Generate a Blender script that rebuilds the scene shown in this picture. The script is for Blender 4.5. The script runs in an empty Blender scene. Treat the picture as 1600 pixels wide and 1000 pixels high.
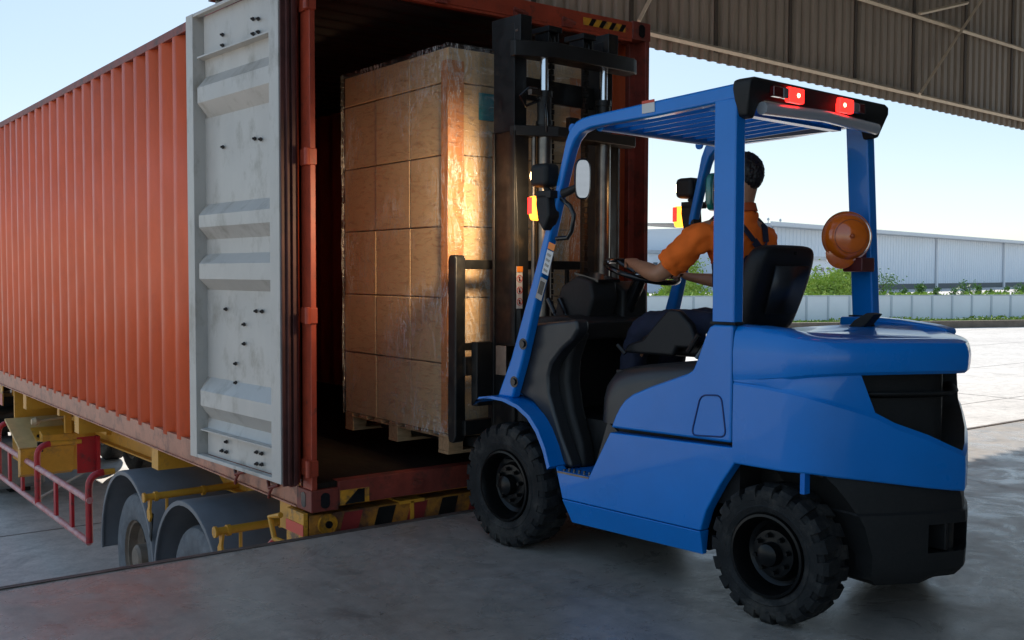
import bpy, bmesh, math, random
from mathutils import Vector, Matrix
random.seed(7)
S = bpy.context.scene
COL = S.collection
R = math.radians
# ------------------------------------------------------------ camera, sky, sun
cam = bpy.data.cameras.new("camera"); camo = bpy.data.objects.new("camera", cam); COL.objects.link(camo)
yaw, pit, rol = .648, -.045, .003
fw = Vector((math.sin(yaw)*math.cos(pit), math.cos(yaw)*math.cos(pit), math.sin(pit)))
rt = Vector((math.cos(yaw), -math.sin(yaw), 0)); up = rt.cross(fw)
r2 = rt*math.cos(rol)+up*math.sin(rol); u2 = -rt*math.sin(rol)+up*math.cos(rol)
M = Matrix((r2, u2, -fw)).transposed().to_4x4(); M.translation = (-2.428, -4.943, 1.264)
camo.matrix_world = M
cam.sensor_width = 36; cam.lens = 1622.9/1600*36; cam.clip_start = .05; cam.clip_end = 3000
S.camera = camo
SUN_EL, SUN_AZ = R(34.1), R(30)          # azimuth from +Y towards +X
w = bpy.data.worlds.new("World"); S.world = w; w.use_nodes = True
nt = w.node_tree; bg = nt.nodes['Background']
sky = nt.nodes.new('ShaderNodeTexSky'); sky.sky_type = 'NISHITA'; sky.sun_disc = False
sky.sun_elevation = SUN_EL; sky.sun_rotation = SUN_AZ
sky.air_density = 1.0; sky.dust_density = .25; sky.ozone_density = 1.8; sky.altitude = 300
gam = nt.nodes.new('ShaderNodeGamma'); gam.inputs[1].default_value = .32     # hazy tropical sky: evens out the glare round the sun
hsv = nt.nodes.new('ShaderNodeHueSaturation'); hsv.inputs['Saturation'].default_value = 1.85
nt.links.new(sky.outputs[0], gam.inputs[0]); nt.links.new(gam.outputs[0], hsv.inputs['Color'])
tint = nt.nodes.new('ShaderNodeMix'); tint.data_type = 'RGBA'; tint.blend_type = 'MULTIPLY'; tint.inputs[0].default_value = 1; tint.inputs[7].default_value = (.93, .96, 1.0, 1)
nt.links.new(hsv.outputs[0], tint.inputs[6]); nt.links.new(tint.outputs[2], bg.inputs[0]); bg.inputs[1].default_value = .14
sun = bpy.data.lights.new("sun", 'SUN'); suno = bpy.data.objects.new("sun", sun); COL.objects.link(suno)
sun.energy = 2.0; sun.angle = R(.5); sun.color = (1, .95, .88)
sd = Vector((math.sin(SUN_AZ)*math.cos(SUN_EL), math.cos(SUN_AZ)*math.cos(SUN_EL), math.sin(SUN_EL)))
suno.rotation_euler = sd.to_track_quat('Z', 'Y').to_euler()
S.view_settings.view_transform = 'Standard'; S.view_settings.look = 'None'
S.view_settings.exposure = 1.95; S.view_settings.gamma = 1
try:
    S.cycles.max_bounces = 8; S.cycles.diffuse_bounces = 4; S.cycles.transparent_max_bounces = 12
except Exception: pass

# ------------------------------------------------------------ materials
MATS = {}
def mat(name, col, rough=.5, metal=0, coat=0, var=.0, vs=6, bump=0, bs=40, col2=None, dirt=None, ds=3, dth=(.55, .7), spec=.5,
        emit=None, es=0, stretch=(1, 1, 1), rv=0, trans=0):
    if name in MATS: return MATS[name]
    m = bpy.data.materials.new(name); m.use_nodes = True; n = m.node_tree.nodes; l = m.node_tree.links
    b = n['Principled BSDF']; b.inputs['Base Color'].default_value = (*col, 1); b.inputs['Roughness'].default_value = rough
    b.inputs['Metallic'].default_value = metal; b.inputs['Coat Weight'].default_value = coat
    b.inputs['Coat Roughness'].default_value = .06
    b.inputs['Specular IOR Level'].default_value = spec
    if trans: b.inputs['Transmission Weight'].default_value = trans
    if emit: b.inputs['Emission Color'].default_value = (*emit, 1); b.inputs['Emission Strength'].default_value = es
    tc = n.new('ShaderNodeTexCoord'); mp = n.new('ShaderNodeMapping'); mp.inputs['Scale'].default_value = stretch
    l.new(tc.outputs['Object'], mp.inputs[0])
    cur = None
    if var or col2:
        t = n.new('ShaderNodeTexNoise'); t.inputs['Scale'].default_value = vs; t.inputs['Detail'].default_value = 6
        t.inputs['Roughness'].default_value = .65; l.new(mp.outputs[0], t.inputs[0])
        cr = n.new('ShaderNodeValToRGB'); cr.color_ramp.elements[0].position = .32; cr.color_ramp.elements[1].position = .68
        c2 = col2 or tuple(min(1, c*(1+var)) for c in col); c1 = col if col2 else tuple(c*(1-var) for c in col)
        cr.color_ramp.elements[0].color = (*c1, 1); cr.color_ramp.elements[1].color = (*c2, 1)
        l.new(t.outputs[0], cr.inputs[0]); cur = cr.outputs[0]
    if dirt:
        t2 = n.new('ShaderNodeTexNoise'); t2.inputs['Scale'].default_value = ds; t2.inputs['Detail'].default_value = 8
        t2.inputs['Roughness'].default_value = .7; l.new(mp.outputs[0], t2.inputs[0])
        r = n.new('ShaderNodeValToRGB'); r.color_ramp.elements[0].position = dth[0]; r.color_ramp.elements[1].position = dth[1]
        l.new(t2.outputs[0], r.inputs[0]); mx = n.new('ShaderNodeMix'); mx.data_type = 'RGBA'
        l.new(r.outputs[0], mx.inputs[0])
        if cur: l.new(cur, mx.inputs[6])
        else: mx.inputs[6].default_value = (*col, 1)
        mx.inputs[7].default_value = (*dirt, 1); cur = mx.outputs[2]
    if cur: l.new(cur, b.inputs['Base Color'])
    if rv:
        t4 = n.new('ShaderNodeTexNoise'); t4.inputs['Scale'].default_value = vs*1.7; t4.inputs['Detail'].default_value = 5
        l.new(mp.outputs[0], t4.inputs[0]); mr = n.new('ShaderNodeMapRange'); mr.inputs[1].default_value = .3; mr.inputs[2].default_value = .7
        mr.inputs[3].default_value = max(.02, rough-rv); mr.inputs[4].default_value = rough+rv
        l.new(t4.outputs[0], mr.inputs[0]); l.new(mr.outputs[0], b.inputs['Roughness'])
    if bump:
        t3 = n.new('ShaderNodeTexNoise'); t3.inputs['Scale'].default_value = bs; t3.inputs['Detail'].default_value = 4
        l.new(mp.outputs[0], t3.inputs[0]); bp = n.new('ShaderNodeBump'); bp.inputs['Strength'].default_value = bump
        bp.inputs['Distance'].default_value = .01
        l.new(t3.outputs[0], bp.inputs['Height']); l.new(bp.outputs[0], b.inputs['Normal'])
    MATS[name] = m; return m
BLUE = mat('blue paint', (.0, .185, .60), .32, coat=.45, spec=.35, var=.06, vs=2.5, rv=.06, bump=.03, bs=9)
BLUEI = mat('blue steel', (.0, .155, .54), .36, coat=.15, spec=.35, var=.06, vs=5, rv=.06)
BLACKP = mat('black textured plastic', (.016, .0155, .015), .55, spec=.3, var=.15, vs=60, bump=.12, bs=350)
BLACKM = mat('black painted steel', (.009, .009, .009), .42, spec=.35, var=.3, vs=9, dirt=(.035, .026, .018), ds=7, rv=.12)
BLACKG = mat('glossy black', (.008, .008, .009), .18)
GREYP = mat('dark grey moulded plastic', (.026, .026, .027), .34, var=.10, vs=8, bump=.1, bs=300, rv=.06)
RUBBER = mat('tyre rubber', (.013, .013, .013), .75, var=.3, vs=14, bump=.35, bs=90, dirt=(.06, .053, .045), ds=7, dth=(.5, .72), spec=.3)
RUBG = mat('dusty trailer rubber', (.13, .135, .142), .8, var=.25, vs=14, bump=.2, bs=80)
CHROME = mat('polished steel rod', (.7, .7, .72), .16, metal=1)
STEEL = mat('worn cylinder steel', (.17, .15, .13), .33, metal=1, var=.25, vs=12)
CHAIN = mat('oily chain', (.02, .018, .016), .4, metal=.6, var=.3, vs=60)
SEATV = mat('black seat vinyl', (.010, .010, .011), .5, spec=.3, var=.12, vs=30, bump=.15, bs=220)
REDC = mat('red container paint', (.74, .125, .042), .45, spec=.3, var=.10, vs=3, dirt=(.58, .10, .045), ds=5, dth=(.55, .8), rv=.08, stretch=(1, 1, .45))
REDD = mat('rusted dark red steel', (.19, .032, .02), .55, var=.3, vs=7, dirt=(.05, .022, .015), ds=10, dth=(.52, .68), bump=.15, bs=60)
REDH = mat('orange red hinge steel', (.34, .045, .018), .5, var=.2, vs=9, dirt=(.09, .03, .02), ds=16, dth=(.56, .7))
GRYD = mat('pale grey door paint', (.47, .44, .40), .42, var=.08, vs=2.5, dirt=(.29, .26, .215), ds=6, dth=(.52, .72), rv=.08, stretch=(1, 1, .6))
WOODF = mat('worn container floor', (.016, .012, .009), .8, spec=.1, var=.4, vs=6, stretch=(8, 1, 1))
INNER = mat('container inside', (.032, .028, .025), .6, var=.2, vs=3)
CARD = mat('brown cardboard', (.55, .375, .205), .8, var=.035, vs=.9)
CARDT = mat('packing tape', (.48, .31, .16), .3, var=.05)
BOARD = mat('orange corner board', (.46, .18, .06), .6, var=.1, vs=6)
TEAL = mat('teal label', (.02, .20, .25), .5, var=.08)
PINE = mat('pallet wood', (.40, .24, .12), .75, var=.25, vs=5, stretch=(1, 9, 9), dirt=(.2, .11, .05), ds=8)
YEL = mat('yellow chassis paint', (.62, .29, .025), .5, var=.12, vs=5, dirt=(.22, .11, .04), ds=5, dth=(.54, .74), bump=.05)
YELS = mat('hazard yellow', (.62, .28, .02), .5, var=.2, vs=12, dirt=(.16, .08, .04), ds=14, dth=(.47, .62))
REDR = mat('red rail paint', (.42, .015, .02), .42, var=.15, vs=6, dirt=(.16, .03, .03), ds=9)
PINKR = mat('faded pink rail paint', (.58, .37, .34), .5, col2=(.52, .13, .12), vs=9)
FEND = mat('grey plastic fender', (.15, .155, .165), .5, var=.12, vs=4, dirt=(.15, .15, .155), ds=5)
RIMT = mat('dusty tan rim', (.17, .13, .095), .6, var=.3, vs=8)
ORG = mat('orange shirt cloth', (.92, .155, .008), .85, var=.08, vs=9, bump=.6, bs=9)
NAVY = mat('dark navy dungarees', (.009, .013, .034), .85, var=.25, vs=12, bump=.6, bs=10)
SKIN = mat('skin', (.40, .19, .105), .5, var=.07, vs=9, bump=.1, bs=60)
HAIR = mat('black hair', (.006, .005, .005), .5, bump=.9, bs=60, stretch=(1, 1, .15))
AMBER = mat('amber lens', (.80, .15, .008), .15, var=.12, coat=1)
AMBERD = mat('deep amber moulding', (.42, .07, .006), .3, var=.2, vs=20)
REDL = mat('lit red lamp', (.8, .01, .01), .2, emit=(1, .02, .015), es=.9)
REDHOT = mat('red lamp bulb', (1, .3, .2), .2, emit=(1, .28, .16), es=3)
REDO = mat('unlit red lens', (.10, .006, .008), .15, coat=1)
CLRL = mat('clear grey lens', (.16, .16, .16), .2, coat=1)
AMBL = mat('lit amber lamp', (.9, .25, .02), .2, emit=(1, .28, .02), es=1.4)
MIRR = mat('mirror glass', (.42, .47, .52), .03, metal=1)
TEALG = mat('teal mirror edge', (.01, .22, .19), .2, coat=1)
WHITE = mat('white sticker', (.62, .6, .57), .45, var=.05)
REDST = mat('sticker red', (.6, .06, .03), .45)
ORST = mat('sticker orange', (.75, .22, .03), .45)
CLAD = mat('corrugated cladding', (.26, .225, .185), .55, var=.08, vs=1.3, dirt=(.18, .15, .115), ds=2, dth=(.5, .75), stretch=(3, 1, .3))
CLADD = mat('cladding seam', (.055, .045, .036), .7)
PURL = mat('cream purlin', (.50, .44, .34), .5, var=.12, vs=8)
ROOFM = mat('roof sheet', (.22, .21, .2), .6, var=.1)
WALLM = mat('hall wall', (.16, .15, .14), .8, var=.1)
WHM = mat('pale warehouse cladding', (.74, .78, .82), .5, var=.04, vs=.05)
WHT = mat('warehouse trim', (.48, .50, .52), .5)
WHITEP = mat('white pipe', (.75, .76, .78), .4)
FENCEM = mat('white fence panel', (.78, .81, .85), .55, var=.04, vs=.6)
FENCEP = mat('fence post', (.50, .55, .60), .5)
LEAF = mat('leaf green', (.20, .31, .045), .85, spec=.1, col2=(.34, .44, .10), vs=1.2)
LEAF2 = mat('dark leaf green', (.07, .15, .035), .6, col2=(.16, .28, .07), vs=3)
BARK = mat('bark', (.07, .05, .035), .9)
KERB = mat('kerb concrete', (.17, .13, .095), .85, var=.25, vs=1.5)
GRASS = mat('verge grass', (.16, .20, .05), .9, var=.3, vs=.6)
TRUCKG = mat('grey truck tank', (.20, .19, .17), .5, var=.2, vs=5)
WINM = mat('dark window', (.10, .12, .14), .2)

def concrete(name, base, hi, rough, rv, crack=False, scale=1):
    m = bpy.data.materials.new(name); m.use_nodes = True; n = m.node_tree.nodes; l = m.node_tree.links
    b = n['Principled BSDF']; tc = n.new('ShaderNodeTexCoord')
    def noise(s, d=8, r=.6, dist=0):
        t = n.new('ShaderNodeTexNoise'); t.inputs['Scale'].default_value = s; t.inputs['Detail'].default_value = d
        t.inputs['Roughness'].default_value = r; t.inputs['Distortion'].default_value = dist; l.new(tc.outputs['Object'], t.inputs[0]); return t.outputs[0]
    def ramp(i, a, c, p=.35, q=.65):
        r = n.new('ShaderNodeValToRGB'); r.color_ramp.elements[0].position = p; r.color_ramp.elements[1].position = q
        r.color_ramp.elements[0].color = (*a, 1); r.color_ramp.elements[1].color = (*c, 1); l.new(i, r.inputs[0]); return r.outputs[0]
    def mix(a, c, f, mode='MIX'):
        x = n.new('ShaderNodeMix'); x.data_type = 'RGBA'; x.blend_type = mode
        for k, v in ((6, a), (7, c), (0, f)):
            if hasattr(v, 'links'): l.new(v, x.inputs[k])
            elif isinstance(v, tuple): x.inputs[k].default_value = (*v, 1)
            else: x.inputs[k].default_value = v
        return x.outputs[2]
    c = ramp(noise(.9*scale, 9, .62, .3), base, hi)
    c = mix(c, ramp(noise(14*scale, 8, .7), (.78,)*3, (1.12,)*3), .8, 'MULTIPLY')
    c = mix(c, ramp(noise(90*scale, 3, .7), (.85,)*3, (1.1,)*3), .7, 'MULTIPLY')
    c = mix(c, ramp(noise(3.1*scale, 9, .75, 1.2), (.55,)*3, (1,)*3, .33, .46), .6, 'MULTIPLY')
    if crack:
        mpp = n.new('ShaderNodeMapping'); mpp.inputs['Scale'].default_value = (5.5, .35, 1); mpp.inputs['Rotation'].default_value = (0, 0, .25); l.new(tc.outputs['Object'], mpp.inputs[0])
        ts = n.new('ShaderNodeTexNoise'); ts.inputs['Scale'].default_value = 1.1; ts.inputs['Detail'].default_value = 5; ts.inputs['Roughness'].default_value = .7; l.new(mpp.outputs[0], ts.inputs[0])
        c = mix(c, ramp(ts.outputs[0], (.62,)*3, (1,)*3, .36, .52), .45, 'MULTIPLY')
        c = mix(c, ramp(noise(1.7, 4, .5, 2.0), (.5,)*3, (1,)*3, .27, .36), .6, 'MULTIPLY')
        v = n.new('ShaderNodeTexVoronoi'); v.feature = 'DISTANCE_TO_EDGE'; v.inputs['Scale'].default_value = .42
        ad = n.new('ShaderNodeVectorMath'); ad.operation = 'ADD'; t = n.new('ShaderNodeTexNoise'); t.inputs['Scale'].default_value = 2.2; t.inputs['Detail'].default_value = 8
        sc = n.new('ShaderNodeVectorMath'); sc.operation = 'SCALE'; sc.inputs[3].default_value = .55
        l.new(tc.outputs['Object'], t.inputs[0]); l.new(t.outputs['Color'], sc.inputs[0]); l.new(sc.outputs[0], ad.inputs[0]); l.new(tc.outputs['Object'], ad.inputs[1])
        l.new(ad.outputs[0], v.inputs['Vector'])
        c = mix(c, ramp(v.outputs['Distance'], (.6,)*3, (1,)*3, 0, .004), .35, 'MULTIPLY')
    l.new(c, b.inputs['Base Color'])
    rr = n.new('ShaderNodeMapRange'); rr.inputs[1].default_value = .35; rr.inputs[2].default_value = .65
    rr.inputs[3].default_value = rough-rv; rr.inputs[4].default_value = rough+rv
    l.new(noise(2.3*scale, 9, .72, .8), rr.inputs[0]); l.new(rr.outputs[0], b.inputs['Roughness'])
    bp = n.new('ShaderNodeBump'); bp.inputs['Strength'].default_value = .35; bp.inputs['Distance'].default_value = .006
    l.new(noise(7*scale, 12, .72, .6), bp.inputs['Height']); l.new(bp.outputs[0], b.inputs['Normal'])
    return m
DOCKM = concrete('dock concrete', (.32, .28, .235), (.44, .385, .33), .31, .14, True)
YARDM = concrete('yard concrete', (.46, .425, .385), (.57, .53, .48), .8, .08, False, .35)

def film_mat():
    m = bpy.data.materials.new('stretch film'); m.use_nodes = True; n = m.node_tree.nodes; l = m.node_tree.links
    for x in list(n): n.remove(x)
    o = n.new('ShaderNodeOutputMaterial'); tr = n.new('ShaderNodeBsdfTransparent'); gl = n.new('ShaderNodeBsdfGlossy'); mx = n.new('ShaderNodeMixShader')
    gl.inputs['Roughness'].default_value = .2; tr.inputs[0].default_value = (.97, .95, .92, 1)
    tc = n.new('ShaderNodeTexCoord'); mp = n.new('ShaderNodeMapping'); mp.inputs['Rotation'].default_value = (.35, .35, 0); mp.inputs['Scale'].default_value = (1, 1, 5)
    l.new(tc.outputs['Object'], mp.inputs[0])
    t = n.new('ShaderNodeTexNoise'); t.inputs['Scale'].default_value = 3.2; t.inputs['Detail'].default_value = 7; t.inputs['Roughness'].default_value = .62; t.inputs['Distortion'].default_value = 1.6
    l.new(mp.outputs[0], t.inputs[0])
    bp = n.new('ShaderNodeBump'); bp.inputs['Strength'].default_value = .9; bp.inputs['Distance'].default_value = .035
    l.new(t.outputs[0], bp.inputs['Height']); l.new(bp.outputs[0], gl.inputs['Normal'])
    t2 = n.new('ShaderNodeTexNoise'); t2.inputs['Scale'].default_value = 7; t2.inputs['Detail'].default_value = 8; t2.inputs['Distortion'].default_value = 2.5
    l.new(mp.outputs[0], t2.inputs[0])
    mr = n.new('ShaderNodeMapRange'); mr.inputs[1].default_value = .5; mr.inputs[2].default_value = .75; mr.inputs[3].default_value = .05; mr.inputs[4].default_value = .42
    l.new(t2.outputs[0], mr.inputs[0]); l.new(mr.outputs[0], mx.inputs[0])
    l.new(tr.outputs[0], mx.inputs[1]); l.new(gl.outputs[0], mx.inputs[2])
    df = n.new('ShaderNodeBsdfDiffuse'); df.inputs[0].default_value = (.85, .82, .76, 1); mx2 = n.new('ShaderNodeMixShader')
    mp2 = n.new('ShaderNodeMapping'); mp2.inputs['Rotation'].default_value = (-.6, .5, 0); mp2.inputs['Scale'].default_value = (1, 1, .22); l.new(tc.outputs['Object'], mp2.inputs[0])
    t3 = n.new('ShaderNodeTexNoise'); t3.inputs['Scale'].default_value = 8; t3.inputs['Detail'].default_value = 9; t3.inputs['Roughness'].default_value = .7; t3.inputs['Distortion'].default_value = 3.2; l.new(mp2.outputs[0], t3.inputs[0])
    sb = n.new('ShaderNodeMath'); sb.operation = 'SUBTRACT'; sb.inputs[1].default_value = .5; ab = n.new('ShaderNodeMath'); ab.operation = 'ABSOLUTE'
    l.new(t3.outputs[0], sb.inputs[0]); l.new(sb.outputs[0], ab.inputs[0])
    m3 = n.new('ShaderNodeMapRange'); m3.inputs[1].default_value = 0; m3.inputs[2].default_value = .022; m3.inputs[3].default_value = 1.0; m3.inputs[4].default_value = 0
    l.new(ab.outputs[0], m3.inputs[0])
    t5 = n.new('ShaderNodeTexNoise'); t5.inputs['Scale'].default_value = 2.3; t5.inputs['Detail'].default_value = 3; l.new(tc.outputs['Object'], t5.inputs[0])
    m5 = n.new('ShaderNodeMapRange'); m5.inputs[1].default_value = .40; m5.inputs[2].default_value = .62; l.new(t5.outputs[0], m5.inputs[0])
    ml = n.new('ShaderNodeMath'); ml.operation = 'MULTIPLY'; l.new(m3.outputs[0], ml.inputs[0]); l.new(m5.outputs[0], ml.inputs[1])
    ad = n.new('ShaderNodeMath'); ad.operation = 'ADD'; ad.inputs[1].default_value = .02; l.new(ml.outputs[0], ad.inputs[0])
    l.new(ad.outputs[0], mx2.inputs[0]); l.new(mx.outputs[0], mx2.inputs[1]); l.new(df.outputs[0], mx2.inputs[2]); l.new(mx2.outputs[0], o.inputs[0]); return m
FILM = film_mat()

# ------------------------------------------------------------ helpers
class MB:
    def __init__(s): s.v = []; s.f = []
    def add(s, vs, fs):
        o = len(s.v); s.v += [tuple(v) for v in vs]; s.f += [tuple(i+o for i in f) for f in fs]; return s
    def box(s, x0, y0, z0, x1, y1, z1, T=None):
        vs = [Vector(q) for q in ((x0, y0, z0), (x1, y0, z0), (x1, y1, z0), (x0, y1, z0), (x0, y0, z1), (x1, y0, z1), (x1, y1, z1), (x0, y1, z1))]
        if T is not None: vs = [T @ q for q in vs]
        return s.add(vs, [(0, 3, 2, 1), (4, 5, 6, 7), (0, 1, 5, 4), (1, 2, 6, 5), (2, 3, 7, 6), (3, 0, 4, 7)])
    def prism(s, pts, axis, a, b, T=None):
        n = len(pts); A = []
        for c in (a, b):
            for p, q in pts:
                A.append(Vector({'x': (c, p, q), 'y': (p, c, q), 'z': (p, q, c)}[axis]))
        ar = sum(pts[i][0]*pts[(i+1) % n][1]-pts[(i+1) % n][0]*pts[i][1] for i in range(n))
        if T is not None: A = [T @ q for q in A]
        F = [tuple(range(n)), tuple(range(2*n-1, n-1, -1))]+[(i, i+n, (i+1) % n+n, (i+1) % n) for i in range(n)]
        return s.add(A, F)
    def tube(s, path, r, n=12, cap=True):
        P = [Vector(q) for q in path]; rr = r if isinstance(r, (list, tuple)) else [r]*len(P); rings = []
        ref = None
        for i, q in enumerate(P):
            d = (P[min(i+1, len(P)-1)]-P[max(i-1, 0)]).normalized()
            if ref is None:
                ref = Vector((0, 0, 1)) if abs(d.z) < .9 else Vector((1, 0, 0))
            a = (ref-d*ref.dot(d)).normalized(); b = d.cross(a); ref = a
            rings.append([q+(a*math.cos(2*math.pi*k/n)+b*math.sin(2*math.pi*k/n))*rr[i] for k in range(n)])
        F = []
        for i in range(len(P)-1):
            for k in range(n): F.append((i*n+k, i*n+(k+1) % n, (i+1)*n+(k+1) % n, (i+1)*n+k))
        if cap: F += [tuple(range(n-1, -1, -1)), tuple(range((len(P)-1)*n, len(P)*n))]
        return s.add([v for g in rings for v in g], F)
    def lathe(s, prof, c, ax=(1, 0, 0), n=48, closed=False):
        # prof: (radius, offset along axis)
        ax = Vector(ax).normalized(); ref = Vector((0, 0, 1)) if abs(ax.z) < .9 else Vector((1, 0, 0))
        a = (ref-ax*ref.dot(ax)).normalized(); b = ax.cross(a); c = Vector(c); V = []; F = []; m = len(prof)
        for k in range(n):
            d = a*math.cos(2*math.pi*k/n)+b*math.sin(2*math.pi*k/n)
            for r, o in prof: V.append(c+d*r+ax*o)
        for k in range(n):
            for j in range(m-(0 if closed else 1)):
                F.append((k*m+j, k*m+(j+1) % m, ((k+1) % n)*m+(j+1) % m, ((k+1) % n)*m+j))
        return s.add(V, F)
    def split(s, name, material, parent=None, **k):
        # one object per connected piece
        P = list(range(len(s.v)))
        def fd_(i):
            while P[i] != i: P[i] = P[P[i]]; i = P[i]
            return i
        for f in s.f:
            for i in f[1:]: P[fd_(i)] = fd_(f[0])
        G = {}
        for f in s.f: G.setdefault(fd_(f[0]), []).append(f)
        out = []
        for fs in G.values():
            ids = sorted({i for f in fs for i in f}); mp_ = {i: n for n, i in enumerate(ids)}
            m = MB(); m.v = [s.v[i] for i in ids]; m.f = [tuple(mp_[i] for i in f) for f in fs]; out.append(m.build(name, material, parent, **k))
        return out
    def build(s, name, material, parent=None, bevel=0, seg=2, sharp=35, sub=0):
        me = bpy.data.meshes.new(name); me.from_pydata(s.v, [], s.f); me.validate()
        bm = bmesh.new(); bm.from_mesh(me); bmesh.ops.remove_doubles(bm, verts=bm.verts, dist=1e-5)
        bmesh.ops.recalc_face_normals(bm, faces=bm.faces)
        for e in bm.edges:
            e.smooth = not (len(e.link_faces) == 2 and e.calc_face_angle(0) > R(sharp)) if not bevel else True
        if bevel:
            for e in bm.edges: e.smooth = True
        for f in bm.faces: f.smooth = True
        bm.to_mesh(me); bm.free(); me.materials.append(material)
        o = bpy.data.objects.new(name, me); COL.objects.link(o)
        if parent: o.parent = parent
        if bevel:
            md = o.modifiers.new('b', 'BEVEL'); md.width = bevel; md.segments = seg; md.limit_method = 'ANGLE'; md.angle_limit = R(28); md.harden_normals = True
        if sub:
            md = o.modifiers.new('s', 'SUBSURF'); md.levels = sub; md.render_levels = sub
        return o
def tag(o, label=None, cat=None, group=None, kind=None):
    if label: o['label'] = label
    if cat: o['category'] = cat
    if group: o['group'] = group
    if kind: o['kind'] = kind
    return o
def empty(name, loc, rz=0):
    o = bpy.data.objects.new(name, None); COL.objects.link(o); o.location = loc; o.rotation_euler = (0, 0, rz); o.empty_display_size = .2; return o
def bez(p0, p1, p2, n=6):
    p0, p1, p2 = map(Vector, (p0, p1, p2)); return [tuple(p0*(1-t)**2+p1*2*t*(1-t)+p2*t*t) for t in [i/n for i in range(n+1)]]
def copy_tree(o, parent=None):
    c = o.copy(); COL.objects.link(c); c.parent = parent
    for ch in list(o.children): copy_tree(ch, c)
    return c

# ------------------------------------------------------------ ground, dock, hall
GZ = -1.45
g = MB(); g.add([(-400, -400, GZ), (900, -400, GZ), (900, 900, GZ), (-400, 900, GZ)], [(0, 1, 2, 3)])
tag(g.build('yard', YARDM), kind='structure')
j = MB()
for yy in (2.2, 6.6, 11, 16, 22): j.box(-14, yy, GZ, 80, yy+.025, GZ+.004)
for xx in (-1.05, 3.6, 8.5, 14, 20): j.box(xx, -.05, GZ, xx+.022, 40, GZ+.005)
tag(j.build('yard_joints', mat('joint tar', (.22, .20, .18), .9)), kind='structure')
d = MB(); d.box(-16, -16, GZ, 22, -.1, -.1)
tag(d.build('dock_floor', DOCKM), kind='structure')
e = MB(); e.box(-16, -.099, -.25, 22, -.085, -.093); e.box(-16, -.118, -.0996, 22, -.099, -.094)
tag(e.build('dock_edge_angle', mat('rusty edge steel', (.13, .10, .085), .55, metal=.4, var=.4, vs=8)), kind='structure')
# roof fascia (gable cladding) seen from inside
FY = 4.3
def edge_z(x): return 4.03-(x-6.7)*(.22/9.15)
pit_ = .1875
f = MB(); x = -2.5; V = []; prof = [(0, 0), (.09, 0), (.11, .04), (.165, .04), (.1875, 0)]
xs = []
while x < 24:
    for q, dd in prof[:-1]: xs.append((x+q, FY+dd))
    x += pit_
V = []; F = []
for (a, b) in xs: V += [(a, b, edge_z(a)), (a, b, 7.6)]
for i in range(len(xs)-1): F.append((2*i, 2*i+2, 2*i+3, 2*i+1))
f.add(V, F); hall = empty('loading_hall', (0, 0, 0))
tag(hall, 'open loading hall with corrugated brown gable cladding and cream steel purlins overhead', 'hall')
f.build('gable_cladding', CLAD, hall, sharp=10)
f = MB()
x = 7.85
while x > -2: x -= 1.5
while x < 24:
    f.box(x-.03, FY-.02, edge_z(x)+.12, x+.03, FY-.004, 7.55); x += 1.5
f.split('cladding_seam', CLADD, hall)
def girt(x0, z0, x1, z1, y=FY-.07, s=.035, nm='purlin'):
    MB().tube([(x0, y, z0), (x1, y, z1)], s, 4).build(nm, PURL, hall)
girt(-2.4, edge_z(-2.4)+.15, 23, edge_z(23)+.15)
girt(-2.4, edge_z(-2.4)+1.35, 23, edge_z(23)+1.35)
for a in ((12.36, 4.05, 14.3, 5.95), (12.31, 5.27, 13.68, 5.65), (6.36, 4.28, 7.2, 5.6), (19, 4.0, 21, 5.9)): girt(*a, y=FY-.13, s=.028, nm='brace')
h = MB(); h.box(-2.6, -17, 7.6, 24, FY+.6, 7.7); h.build('roof', ROOFM, hall)
h = MB(); h.box(-2.6, -17, -.09, 24, -16.8, 7.58); h.build('wall', WALLM, hall)
h = MB(); h.box(21.6, -16.8, -.09, 21.8, -3, 7.58); h.build('wall', WALLM, hall)

# ------------------------------------------------------------ shipping container
W, H, L = 2.438, 2.896, 12.19
ct = empty('shipping_container', (0, 0, 0))
tag(ct, 'red corrugated shipping container on the yellow trailer with its grey door swung open', 'container')
def corr_side(xo, sgn, name, m):
    # xo outer face x ; sgn +1: inward is +x
    b = MB(); pts = []; y = 1.981-6*.278
    pts.append((0.12, .036))
    y0 = y
    while y < L-.2:
        if y > .1:
            pts += [(y, .0), (y+.072, .0), (y+.14, .036), (y+.21, .036)]
        y += .278
    pts.append((L-.1, .036)); V = []; F = []
    for yy, dd in pts:
        X = xo+sgn*(dd+.004); V += [(X, yy, .13), (X, yy, H-.05)]
    for i in range(len(pts)-1): F.append((2*i, 2*i+2, 2*i+3, 2*i+1))
    b.add(V, F); o = b.build(name, m, ct, sharp=10)
    md = o.modifiers.new('s', 'SOLIDIFY'); md.thickness = .002; return o
corr_side(0, 1, 'side_wall', REDC); corr_side(W, -1, 'side_wall', REDC)
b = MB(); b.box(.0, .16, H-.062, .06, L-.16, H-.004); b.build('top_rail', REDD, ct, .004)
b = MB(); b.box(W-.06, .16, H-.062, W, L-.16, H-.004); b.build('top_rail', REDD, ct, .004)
RAILM = mat('faded bottom rail paint', (.42, .17, .10), .5, var=.2, vs=4, dirt=(.13, .05, .035), ds=7, dth=(.5, .7))
for sx in (0, 1):
    b = MB(); X0 = 0 if sx == 0 else W
    s = 1 if sx == 0 else -1
    for (u0, u1, z0, z1) in ((.004, .05, .148, .154), (.004, .010, .012, .148), (-.012, .05, .004, .012)):
        a, c = X0+s*u0, X0+s*u1; b.box(min(a, c), .17, z0, max(a, c), L-.17, z1)
    b.build('bottom_rail', RAILM, ct)
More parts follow.
